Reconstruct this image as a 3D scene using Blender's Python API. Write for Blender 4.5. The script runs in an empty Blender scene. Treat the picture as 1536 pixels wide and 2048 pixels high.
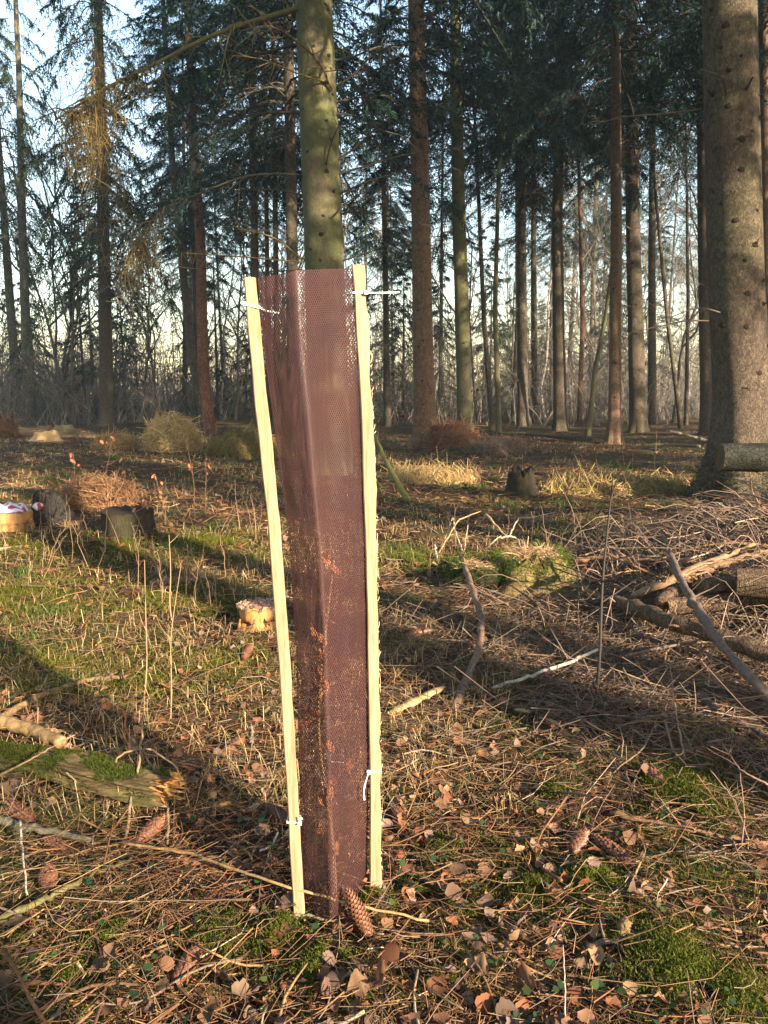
import bpy, math, random
import numpy as np
from mathutils import Vector, Matrix

SEED = 7
rng = np.random.default_rng(SEED)
random.seed(SEED)
R_ = math.radians
scene = bpy.context.scene
COL = scene.collection

# ---------------------------------------------------------------- camera, world, sun, exposure
F, CX, CY = 1550.0, 768.0, 1024.0
PITCH = R_(8.77)
EYE = np.array([0.0, 0.0, 1.25])
SUN_EL, SUN_AZ = R_(19.0), R_(44.0)      # azimuth: right of straight behind the camera
S = np.array([math.sin(SUN_AZ) * math.cos(SUN_EL), -math.cos(SUN_AZ) * math.cos(SUN_EL), math.sin(SUN_EL)])

cam_d = bpy.data.cameras.new('camera')
cam_d.sensor_fit = 'VERTICAL'
cam_d.sensor_height = 24.0
cam_d.lens = 24.0 * F / 2048.0
cam_d.clip_start = 0.05
cam_d.clip_end = 2000
cam = bpy.data.objects.new('camera', cam_d)
cam.location = EYE
cam.rotation_euler = (math.pi / 2 - PITCH, 0, 0)
COL.objects.link(cam)
scene.camera = cam

world = bpy.data.worlds.new('World')
scene.world = world
world.use_nodes = True
wn = world.node_tree
bg = wn.nodes['Background']
sky = wn.nodes.new('ShaderNodeTexSky')
sky.sky_type = 'NISHITA'
sky.sun_disc = False
sky.sun_elevation = SUN_EL
sky.sun_rotation = math.atan2(S[0], S[1])
sky.air_density = 1.35
sky.dust_density = 0.8
sky.ozone_density = 1.0
wn.links.new(sky.outputs[0], bg.inputs[0])
bg.inputs[1].default_value = 0.105

sun_d = bpy.data.lights.new('sun', 'SUN')
sun_d.energy = 5.0
sun_d.angle = R_(0.5)
sun_d.color = (1.0, 0.81, 0.57)
sun = bpy.data.objects.new('sun', sun_d)
sun.rotation_euler = Vector(S).to_track_quat('Z', 'Y').to_euler()
sun.location = (20, -30, 30)
COL.objects.link(sun)

scene.view_settings.view_transform = 'Standard'
scene.view_settings.look = 'None'
scene.view_settings.gamma = 1.0
scene.view_settings.use_curve_mapping = False
scene.view_settings.exposure = 2.1
scene.render.engine = 'CYCLES'
cy = scene.cycles
cy.use_denoising = True
cy.max_bounces = 6
cy.diffuse_bounces = 3
cy.glossy_bounces = 2
cy.transmission_bounces = 3
cy.transparent_max_bounces = 12
cy.volume_bounces = 0
cy.sample_clamp_indirect = 4.0

# ---------------------------------------------------------------- small maths
def hash2(ix, iy, s=0):
    n = (ix.astype(np.int64) * 374761393 + iy.astype(np.int64) * 668265263 + s * 1442695041) & 0x7fffffff
    n = ((n ^ (n >> 13)) * 1274126177) & 0x7fffffff
    return ((n ^ (n >> 16)) & 0xffff) / 65535.0

def vnoise(x, y, s=0):
    x = np.asarray(x, float); y = np.asarray(y, float)
    ix, iy = np.floor(x), np.floor(y)
    fx, fy = x - ix, y - iy
    fx = fx * fx * (3 - 2 * fx); fy = fy * fy * (3 - 2 * fy)
    a = hash2(ix, iy, s); b = hash2(ix + 1, iy, s); c = hash2(ix, iy + 1, s); d = hash2(ix + 1, iy + 1, s)
    return (a * (1 - fx) + b * fx) * (1 - fy) + (c * (1 - fx) + d * fx) * fy

# mounds of the ground: x, y, radius x, radius y, height
MOUNDS = []
def T(x, y):
    x = np.asarray(x, float); y = np.asarray(y, float)
    r = np.hypot(x, y)
    z = (vnoise(x * 0.16, y * 0.16, 1) - 0.5) * 0.30 * np.clip((r - 5) / 8, 0, 1)
    z = z + (vnoise(x * 0.9, y * 0.9, 2) - 0.5) * 0.09 * np.clip((r - 0.5) / 3, 0.25, 1)
    z = z + (vnoise(x * 3.5, y * 3.5, 3) - 0.5) * 0.035
    for (mx, my, rx, ry, h) in MOUNDS:
        z = z + h * np.exp(-((x - mx) / rx) ** 2 - ((y - my) / ry) ** 2)
    return z

FWD = np.array([0, math.cos(PITCH), -math.sin(PITCH)])
UP = np.array([0, math.sin(PITCH), math.cos(PITCH)])
RT = np.array([1.0, 0, 0])
def ray(px, py):
    return RT * ((px - CX) / F) + UP * ((CY - py) / F) + FWD
def G(px, py, dz=0.0):
    """where the sight line through a photo pixel meets the ground (plus dz)"""
    d = ray(px, py)
    t0, t1 = 0.3, 0.3
    step = 0.02
    while t1 < 160:
        p = EYE + d * t1
        if p[2] < T(p[0], p[1]) + dz:
            break
        t0 = t1
        t1 *= 1.012
    for _ in range(30):
        tm = (t0 + t1) / 2
        p = EYE + d * tm
        if p[2] < T(p[0], p[1]) + dz: t1 = tm
        else: t0 = tm
    return EYE + d * t1
def PY(px, py, Y):
    d = ray(px, py)
    return EYE + d * (Y / d[1])
def mpp(p):
    """metres per photo pixel at a point"""
    return float(np.dot(np.asarray(p) - EYE, FWD)) / F

MOUNDS += [(2.95, 4.9, 1.0, 1.0, 0.34), (1.5, 4.0, 0.7, 0.8, 0.06), (0.95, 5.2, 0.5, 0.40, 0.05),
           (-3.6, 8.6, 1.2, 0.7, 0.16), (3.0, 1.9, 0.8, 0.6, 0.06), (0.95, 2.55, 0.28, 0.22, 0.05)]

# ---------------------------------------------------------------- mesh building
class MB:
    def __init__(self):
        self.v, self.c, self.q, self.t, self.n = [], [], [], [], 0
        self.uv = None
    def add(self, v, quads=None, tris=None, col=None):
        v = np.asarray(v, float).reshape(-1, 3)
        if quads is not None and len(quads): self.q.append(np.asarray(quads, int) + self.n)
        if tris is not None and len(tris): self.t.append(np.asarray(tris, int) + self.n)
        self.v.append(v)
        if col is None: col = np.ones(3)
        col = np.broadcast_to(np.asarray(col, float), (len(v), 3))
        self.c.append(col)
        self.n += len(v)
        return self
    def tubes(self, P, R, n=3, col=None, cap=False):
        P = np.asarray(P, float); R = np.asarray(R, float)
        if P.ndim == 2: P = P[None]
        if R.ndim == 1: R = np.broadcast_to(R, P.shape[:2])
        if cap:
            P = np.concatenate([P[:, :1], P, P[:, -1:]], 1)
            R = np.concatenate([R[:, :1] * .03, R, R[:, -1:] * .03], 1)
        N, K = P.shape[:2]
        Tn = np.gradient(P, axis=1)
        if cap:
            Tn[:, 0] = Tn[:, 1] = P[:, 2] - P[:, 1]
            Tn[:, -1] = Tn[:, -2] = P[:, -2] - P[:, -3]
        Tn /= np.linalg.norm(Tn, axis=2, keepdims=True) + 1e-12
        m = Tn.mean(1)
        ref = np.where((np.abs(m[:, 2]) > .75)[:, None], np.array([1.0, 0.02, 0.0]), np.array([0.0, 0.02, 1.0]))[:, None]
        U = np.cross(Tn, ref); U /= np.linalg.norm(U, axis=2, keepdims=True) + 1e-12
        V = np.cross(Tn, U)
        a = np.arange(n) * 2 * math.pi / n
        ca, sa = np.cos(a)[None, None, :, None], np.sin(a)[None, None, :, None]
        X = P[:, :, None] + R[:, :, None, None] * (ca * U[:, :, None] + sa * V[:, :, None])
        idx = np.arange(N * K * n).reshape(N, K, n)
        nx = np.roll(idx, -1, 2)
        q = np.stack([idx[:, :-1], nx[:, :-1], nx[:, 1:], idx[:, 1:]], -1).reshape(-1, 4)
        if col is not None:
            col = np.asarray(col, float)
            if col.ndim == 2: col = np.repeat(col, K * n, 0)
        return self.add(X, quads=q, col=col)
    def build(self, name, mat, parent=None, smooth=True):
        me = mesh_from(np.concatenate(self.v), self.q, self.t, np.concatenate(self.c), name, smooth)
        me.materials.append(mat)
        return link(name, me, parent)

def mesh_from(v, q, t, c, name, smooth=True):
    me = bpy.data.meshes.new(name)
    q = np.concatenate(q) if len(q) else np.zeros((0, 4), int)
    t = np.concatenate(t) if len(t) else np.zeros((0, 3), int)
    nl = q.size + t.size
    me.vertices.add(len(v)); me.vertices.foreach_set('co', v.astype(np.float32).ravel())
    me.loops.add(nl)
    me.loops.foreach_set('vertex_index', np.concatenate([q.ravel(), t.ravel()]).astype(np.int32))
    npoly = len(q) + len(t)
    me.polygons.add(npoly)
    tot = np.concatenate([np.full(len(q), 4), np.full(len(t), 3)])
    st = np.concatenate([[0], np.cumsum(tot)[:-1]]) if npoly else np.zeros(0)
    me.polygons.foreach_set('loop_start', st.astype(np.int32))
    me.polygons.foreach_set('use_smooth', np.full(npoly, smooth))
    me.update(calc_edges=True)
    at = me.attributes.new('tint', 'FLOAT_COLOR', 'POINT')
    at.data.foreach_set('color', np.concatenate([c, np.ones((len(c), 1))], 1).astype(np.float32).ravel())
    return me

def link(name, data, parent=None):
    o = bpy.data.objects.new(name, data)
    COL.objects.link(o)
    if parent is not None: o.parent = parent
    return o
def tag(o, label=None, cat=None, group=None, kind=None):
    if label: o['label'] = label
    if cat: o['category'] = cat
    if group: o['group'] = group
    if kind: o['kind'] = kind
    return o
def thing(name, label, cat, loc=(0, 0, 0), group=None):
    o = link(name, None)
    o.location = Vector([float(a) for a in loc])
    o.empty_display_size = 0.1
    return tag(o, label, cat, group)
def share(name, data, parent, loc=(0, 0, 0), rot=(0, 0, 0), sc=1.0):
    o = link(name, data, parent)
    o.location = Vector([float(a) for a in loc])
    o.rotation_euler = rot
    o.scale = (sc, sc, sc) if np.isscalar(sc) else sc
    return o

# ---------------------------------------------------------------- materials
def mat(name, build):
    m = bpy.data.materials.new(name)
    m.use_nodes = True
    nt = m.node_tree
    nt.nodes.clear()
    out = nt.nodes.new('ShaderNodeOutputMaterial')
    class N: pass
    def node(t, **kw):
        n = nt.nodes.new(t)
        for k, v in kw.items():
            if k == 'inp':
                for kk, vv in v.items():
                    if hasattr(vv, 'is_linked') or vv.__class__.__name__.startswith('NodeSocket'): nt.links.new(vv, n.inputs[kk])
                    else: n.inputs[kk].default_value = vv
            else: setattr(n, k, v)
        return n
    def mix(f, a, b, mode='MIX'):
        n = node('ShaderNodeMix', data_type='RGBA', blend_type=mode)
        for i, v in ((0, f), (6, a), (7, b)):
            if v.__class__.__name__.startswith('NodeSocket'): nt.links.new(v, n.inputs[i])
            else: n.inputs[i].default_value = v if i == 0 else (*v, 1) if len(v) == 3 else v
        return n.outputs[2]
    def noise(vec, scale, detail=3, rough=.6):
        n = node('ShaderNodeTexNoise', inp={'Scale': scale, 'Detail': detail, 'Roughness': rough})
        if vec is not None: nt.links.new(vec, n.inputs['Vector'])
        return n.outputs[0]
    def ramp(f, a, b):
        n = node('ShaderNodeMapRange', inp={0: f, 1: a, 2: b})
        return n.outputs[0]
    def coord(kind='Object', scale=(1, 1, 1)):
        tc = node('ShaderNodeTexCoord')
        mp = node('ShaderNodeMapping', inp={'Vector': tc.outputs[kind], 'Scale': scale})
        return mp.outputs[0]
    def math_(op, a, b=0.0):
        n = node('ShaderNodeMath', operation=op, inp={0: a, 1: b})
        return n.outputs[0]
    def bump(h, strength, dist=.01):
        return node('ShaderNodeBump', inp={'Height': h, 'Strength': strength, 'Distance': dist}).outputs[0]
    N.node, N.mix, N.noise, N.ramp, N.coord, N.math, N.bump, N.nt = node, mix, noise, ramp, coord, math_, bump, nt
    N.tint = lambda: node('ShaderNodeAttribute', attribute_name='tint').outputs[0]
    N.rand = lambda: node('ShaderNodeObjectInfo').outputs['Random']
    def prin(col, rough=.8, nrm=None, spec=.25, **kw):
        n = node('ShaderNodeBsdfPrincipled')
        for k, v in (('Base Color', col), ('Roughness', rough), ('Specular IOR Level', spec), ('Normal', nrm)):
            if v is None: continue
            if v.__class__.__name__.startswith('NodeSocket'): nt.links.new(v, n.inputs[k])
            else: n.inputs[k].default_value = (*v, 1) if k == 'Base Color' else v
        return n.outputs[0]
    N.prin = prin
    sh = build(N)
    nt.links.new(sh, out.inputs[0])
    return m

def bark(name, a, b, c, green=(.12, .13, .04), gamt=.5, zsc=.6, bs=.6, scale=1.0, cells=.75):
    def f(N):
        co = N.coord('Object', (1, 1, zsc))
        n1 = N.noise(co, 9 * scale, 5, .65)
        n2 = N.noise(co, 50 * scale, 4, .7)
        n3 = N.noise(N.coord('Object', (1, 1, .5)), 1.3, 3, .6)
        wv = N.node('ShaderNodeVectorMath', operation='ADD', inp={0: co, 1: N.node('ShaderNodeVectorMath', operation='SCALE', inp={0: N.node('ShaderNodeTexNoise', inp={'Vector': co, 'Scale': 18.0 * scale}).outputs[1], 'Scale': .03 / scale}).outputs[0]}).outputs[0]
        cell = N.node('ShaderNodeTexVoronoi', inp={'Vector': wv, 'Scale': 30 * scale})
        edge = N.node('ShaderNodeTexVoronoi', feature='DISTANCE_TO_EDGE', inp={'Vector': wv, 'Scale': 30 * scale})
        cv = N.node('ShaderNodeSeparateColor', inp={0: cell.outputs['Color']}).outputs[0]
        col = N.mix(N.ramp(n1, .35, .65), a, b)
        col = N.mix(N.ramp(n2, .42, .72), col, c)
        col = N.mix(N.math('MULTIPLY', N.ramp(n3, .42, .66), gamt), col, green)
        col = N.mix(cells, col, N.mix(cv, (.45, .45, .45), (1.5, 1.45, 1.4)), 'MULTIPLY')
        cr = N.ramp(edge.outputs[0], 0, .10)
        col = N.mix(N.math('MULTIPLY', N.math('SUBTRACT', 1.0, cr), .75 * cells), col, c)
        h = N.math('ADD', N.math('MULTIPLY', n2, .6), N.math('ADD', N.math('MULTIPLY', cr, .66 * cells), N.math('MULTIPLY', cv, .66 * cells)))
        return N.prin(col, .88, N.bump(h, bs, .02), .15)
    return mat(name, f)

M = {}
M['bark_spruce'] = bark('bark_spruce', (.082, .064, .050), (.145, .113, .087), (.042, .033, .028), (.11, .115, .055), .4, .6, .8, 1.7, .6)
M['bark_red'] = bark('bark_red', (.14, .085, .058), (.22, .14, .095), (.08, .05, .038), (.13, .115, .05), .3, .6, .5, 1.3, .5)
M['bark_green'] = bark('bark_green', (.095, .088, .055), (.15, .135, .082), (.07, .058, .04), (.095, .115, .04), .8, .6, .4, 1.5, .3)
M['bark_dark'] = bark('bark_dark', (.07, .058, .047), (.12, .10, .08), (.045, .036, .03), (.08, .085, .035), .3)
M['bark_pine'] = bark('bark_pine', (.16, .075, .05), (.24, .12, .075), (.08, .045, .035), (.13, .1, .05), .15)
M['bark_grey'] = bark('bark_grey', (.115, .105, .085), (.19, .175, .145), (.07, .062, .05), (.11, .13, .05), .5)
M['bark_log'] = bark('bark_log', (.045, .043, .039), (.095, .092, .083), (.02, .019, .017), (.04, .05, .02), .3, 1.4, 1.0, .7, .35)
M['bark_pile'] = bark('bark_pile', (.11, .074, .054), (.19, .128, .088), (.055, .038, .03), (.11, .09, .04), .3, .4, .9, 2, .5)

def tinted(name, rough=.8, spec=.15, var=.35, transl=0.0, nsc=14.0):
    def f(N):
        col = N.tint()
        n = N.noise(N.coord('Object'), nsc, 3)
        col = N.mix(N.math('MULTIPLY', N.ramp(n, .3, .75), var), col, (.25, .22, .18), 'MULTIPLY')
        sh = N.prin(col, rough, None, spec)
        if transl:
            tr = N.node('ShaderNodeBsdfTranslucent'); N.nt.links.new(col, tr.inputs[0])
            ms = N.node('ShaderNodeMixShader', inp={0: transl})
            N.nt.links.new(sh, ms.inputs[1]); N.nt.links.new(tr.outputs[0], ms.inputs[2])
            sh = ms.outputs[0]
        return sh
    return mat(name, f)
M['twig'] = tinted('dry_twig', .75, .2, .3)
M['stick'] = mat('stick_bark', lambda N: N.prin(
    N.mix(N.ramp(N.noise(N.coord('Object'), 60, 4), .35, .7), N.tint(), N.mix(.75, N.tint(), (.25, .2, .16), 'MULTIPLY')),
    .75, N.bump(N.noise(N.coord('Object'), 130, 4), .5, .004), .2))
M['leaf_card'] = tinted('green_leaf', .55, .3, .2, .3)
M['moss'] = tinted('moss_frond', .9, .05, .15, .25)
M['grass'] = tinted('grass_blade', .7, .15, .15, .3)
M['needle'] = tinted('spruce_needle', .7, .12, .3, .15, 1.2)
M['litter'] = tinted('needle_litter', .8, .15, .2, .0)
def dead_leaf(N):
    r = N.rand()
    cr = N.node('ShaderNodeValToRGB')
    els = cr.color_ramp.elements
    els[0].position = 0; els[0].color = (.17, .08, .045, 1)
    els[1].position = 1; els[1].color = (.10, .065, .048, 1)
    for p, c in ((.2, (.20, .105, .06)), (.4, (.13, .085, .065)), (.55, (.21, .12, .06)), (.7, (.12, .048, .025)), (.85, (.25, .17, .12))):
        e = els.new(p); e.color = (*c, 1)
    N.nt.links.new(r, cr.inputs[0])
    n = N.noise(N.coord('Object'), 90, 3)
    col = N.mix(N.math('MULTIPLY', N.ramp(n, .4, .7), .6), cr.outputs[0], (.4, .35, .3), 'MULTIPLY')
    sh = N.prin(col, .65, N.bump(n, .4, .002), .25)
    tr = N.node('ShaderNodeBsdfTranslucent'); N.nt.links.new(col, tr.inputs[0])
    ms = N.node('ShaderNodeMixShader', inp={0: .2})
    N.nt.links.new(sh, ms.inputs[1]); N.nt.links.new(tr.outputs[0], ms.inputs[2])
    return ms.outputs[0]
M['dead_leaf'] = mat('dead_leaf', dead_leaf)
M['russet'] = mat('russet_leaf', lambda N: N.prin(N.mix(N.rand(), (.26, .085, .04), (.34, .15, .07)), .6, None, .25))
M['cone'] = mat('cone_scale', lambda N: N.prin(
    N.mix(N.math('MULTIPLY', N.rand(), .6), N.tint(), N.mix(.7, N.tint(), (.55, .5, .55), 'MULTIPLY')), .5, None, .35))
def lath(N):
    co = N.coord('Object', (22, 22, .9))
    n = N.noise(co, 4, 5, .65)
    n2 = N.noise(N.coord('Object', (60, 60, 3)), 5, 3)
    col = N.mix(N.ramp(n, .35, .7), (.37, .285, .185), (.23, .16, .092))
    col = N.mix(N.math('MULTIPLY', N.ramp(n2, .47, .68), .65), col, (.17, .115, .065))
    kn = N.node('ShaderNodeTexVoronoi', inp={'Vector': N.coord('Object', (9, 9, 3.1)), 'Scale': 1.0})
    col = N.mix(N.ramp(kn.outputs[0], .10, .05), col, (.30, .17, .08))
    return N.prin(col, .6, N.bump(n, .35, .003), .25)
M['lath'] = mat('pale_sawn_wood', lath)
M['wood_cut'] = mat('cut_wood', lambda N: N.prin(
    N.mix(N.ramp(N.noise(N.coord('Object', (1, 1, .3)), 18, 4), .3, .7), (.34, .225, .11), (.46, .32, .16)), .75,
    N.bump(N.noise(N.coord('Object', (1, 1, .3)), 60, 3), .4, .004), .15))
M['wood_orange'] = mat('fresh_split_wood', lambda N: N.prin(
    N.mix(N.ramp(N.noise(N.coord('Object', (1, 1, .25)), 22, 4), .35, .65), (.30, .13, .045), (.42, .25, .10)), .7,
    N.bump(N.noise(N.coord('Object', (1, 1, .25)), 70, 3), .6, .006), .15))
M['wood_rot'] = mat('rotten_wood', lambda N: N.prin(
    N.mix(N.math('MULTIPLY', N.ramp(N.noise(N.coord('Object'), 9, 4), .5, .66), .6),
          N.mix(N.ramp(N.noise(N.coord('Object', (.15, 1, 1)), 55, 4), .35, .7), (.055, .04, .023), (.17, .125, .06)), (.05, .065, .018)), .9,
    N.bump(N.noise(N.coord('Object', (.15, 1, 1)), 60, 5), 1.0, .02), .1))
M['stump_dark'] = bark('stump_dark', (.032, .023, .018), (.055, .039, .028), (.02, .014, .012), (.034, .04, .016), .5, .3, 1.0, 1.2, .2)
M['stump_earth'] = bark('stump_earth', (.17, .115, .06), (.26, .18, .09), (.09, .06, .035), (.14, .15, .03), .4, .6, .8, 1.4, .25)
M['char'] = bark('charred', (.022, .02, .022), (.04, .036, .036), (.012, .011, .012), (.05, .04, .03), .2, .8, 1.0, 1.0, .3)
M['knot'] = bark('knot', (.045, .034, .026), (.075, .055, .042), (.025, .02, .016), (.06, .065, .03), .3, 1, .8, 3)
M['plastic_white'] = mat('white_plastic', lambda N: N.prin((.80, .80, .78), .35, None, .5))
def bag(N):
    co = N.coord('Object')
    n = N.noise(co, 9, 2)
    n4 = N.noise(N.coord('Object', (1, 2.2, .6)), 7, 2)
    col = N.mix(N.ramp(n4, .54, .57), (.60, .56, .66), (.36, .03, .07))
    return N.prin(col, .35, N.bump(n, .3, .01), .5)
M['bag'] = mat('printed_plastic_bag', bag)
def ground(N):
    co = N.coord('Object')
    n0 = N.noise(co, .55, 4)
    n1 = N.noise(co, 6, 5, .7)
    n2 = N.noise(co, 45, 4, .7)
    n3 = N.noise(co, 1.7, 4)
    col = N.mix(N.ramp(n1, .35, .65), (.032, .018, .011), (.08, .043, .024))
    col = N.mix(N.ramp(n2, .52, .74), col, (.15, .085, .042))
    g = N.math('MULTIPLY', N.ramp(n3, .5, .64), .75)
    col = N.mix(g, col, N.mix(N.ramp(n2, .3, .7), (.045, .06, .012), (.09, .115, .025)))
    return N.prin(col, .95, N.bump(N.math('ADD', n2, n1), .9, .03), .1)
M['ground'] = mat('forest_soil', ground)
def net(N):
    tc = N.node('ShaderNodeUVMap', uv_map='UVMap')
    sx = N.node('ShaderNodeSeparateXYZ', inp={0: tc.outputs[0]})
    u, v = sx.outputs[0], sx.outputs[1]
    w = N.noise(tc.outputs[0], 14, 2)
    cell = 1 / .0067
    def thread(s):
        a = N.math('MULTIPLY', v, s)
        a = N.math('ADD', u, a)
        a = N.math('ADD', a, N.math('MULTIPLY', w, .004))
        a = N.math('FRACT', N.math('MULTIPLY', a, cell))
        a = N.math('ABSOLUTE', N.math('SUBTRACT', a, .5))
        return a                                    # 0 at the thread's middle, .5 between threads
    d = N.math('MINIMUM', thread(.62), thread(-.62))
    th = N.math('ADD', .165, N.math('MULTIPLY', N.math('SUBTRACT', w, .5), .06))
    solid = N.math('LESS_THAN', d, th)
    col = N.mix(N.ramp(N.noise(tc.outputs[0], 5, 3), .3, .7), (.092, .042, .040), (.070, .036, .043))
    pr = N.prin(col, .45, None, .35)
    tr = N.node('ShaderNodeBsdfTranslucent'); N.nt.links.new(col, tr.inputs[0])
    ms = N.node('ShaderNodeMixShader', inp={0: .3})
    N.nt.links.new(pr, ms.inputs[1]); N.nt.links.new(tr.outputs[0], ms.inputs[2])
    tp = N.node('ShaderNodeBsdfTransparent')
    mx = N.node('ShaderNodeMixShader', inp={0: solid})
    N.nt.links.new(tp.outputs[0], mx.inputs[1]); N.nt.links.new(ms.outputs[0], mx.inputs[2])
    return mx.outputs[0]
M['net'] = mat('brown_plastic_net', net)

# ---------------------------------------------------------------- ground sheet
def build_ground():
    nr, na = 205, 360
    r = np.concatenate([[0.0], np.geomspace(.25, 600, nr)])
    # finer in front of the camera
    a = np.linspace(-1, 1, na + 1)[:-1]
    a = math.pi * np.sign(a) * (0.35 * np.abs(a) + 0.65 * np.abs(a) ** 2.2)
    A, Rr = np.meshgrid(a, r)
    x, y = Rr * np.sin(A), Rr * np.cos(A)
    z = T(x, y)
    z = np.where(Rr > 90, z * np.clip((140 - Rr) / 50, 0, 1), z)
    v = np.stack([x, y, z], -1)
    idx = np.arange(v.shape[0] * na).reshape(-1, na)
    nx = np.roll(idx, -1, 1)
    q = np.stack([idx[:-1], idx[1:], nx[1:], nx[:-1]], -1).reshape(-1, 4)
    o = MB().add(v, quads=q).build('forest_floor', M['ground'])
    tag(o, 'brown litter covered forest floor', 'ground', kind='structure')
build_ground()

# ---------------------------------------------------------------- trees
def smoothpoly(pts, n):
    pts = np.asarray(pts, float)
    d = np.concatenate([[0], np.cumsum(np.linalg.norm(np.diff(pts, axis=0), axis=1))])
    s = np.linspace(0, d[-1], n)
    out = np.stack([np.interp(s, d, pts[:, k]) for k in range(3)], 1)
    for _ in range(3):
        out[1:-1] = (out[:-2] + 2 * out[1:-1] + out[2:]) / 4
    return out

def trunk_mesh(name, pts, r0, H, m, flare=.45, flare_h=.35, lobes=5, nside=16, power=.75, rough=.03, sink=.25, nr=60, seed=0):
    """pts: axis points from the base up; carried on to the height H in the direction of the last pair"""
    g = np.random.default_rng(seed + 11)
    pts = [np.asarray(p, float) for p in pts]
    base = pts[0].copy()
    d = pts[-1] - pts[-2]; d /= np.linalg.norm(d)
    d = d * .5 + np.array([0, 0, .5]); d /= np.linalg.norm(d)
    top = pts[-1] + d * max(.5, (H - (pts[-1][2] - base[2])))
    low = base + (base - pts[1]) / np.linalg.norm(base - pts[1]) * sink
    ax = smoothpoly([low] + pts + [top], 200)
    zrel = ax[:, 2] - base[2]
    # ring heights denser at the foot
    zz = np.concatenate([np.linspace(-sink, .8, 16), np.linspace(.8, zrel[-1], nr)[1:]])
    C = np.stack([np.interp(zz, zrel, ax[:, k]) for k in range(3)], 1)
    th = np.arange(nside) * 2 * math.pi / nside
    ph = g.uniform(0, 6.28, 4)
    rad = r0 * np.clip(1 - zz / (H * 1.02), .02, 1.05) ** power
    fl = flare * np.exp(-np.clip(zz, -.1, None) / flare_h)
    lob = .55 + .45 * np.cos(lobes * th[None] + ph[0] + .6 * np.sin(th[None] * 2 + ph[1]))
    rr = rad[:, None] * (1 + fl[:, None] * lob * 1.3)
    rr *= 1 + rough * (np.sin(3 * th[None] + ph[2] + zz[:, None] * .7) + .6 * np.sin(5 * th[None] + zz[:, None] * 1.9 + ph[3]))
    rr *= 1 + rough * (g.random(rr.shape) - .5)
    v = C[:, None] + np.stack([rr * np.cos(th), rr * np.sin(th), np.zeros_like(rr)], -1)
    K = len(zz)
    idx = np.arange(K * nside).reshape(K, nside); nx = np.roll(idx, -1, 1)
    q = np.stack([idx[:-1], nx[:-1], nx[1:], idx[1:]], -1).reshape(-1, 4)
    mb = MB().add(v - base, quads=q)
    me = mesh_from(np.concatenate(mb.v), mb.q, mb.t, np.concatenate(mb.c), name)
    me.materials.append(m)
    return me, base, (lambda z: np.array([np.interp(z, zrel, ax[:, k]) for k in range(3)])), (lambda z: r0 * max(.02, 1 - z / (H * 1.02)) ** power)

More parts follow.
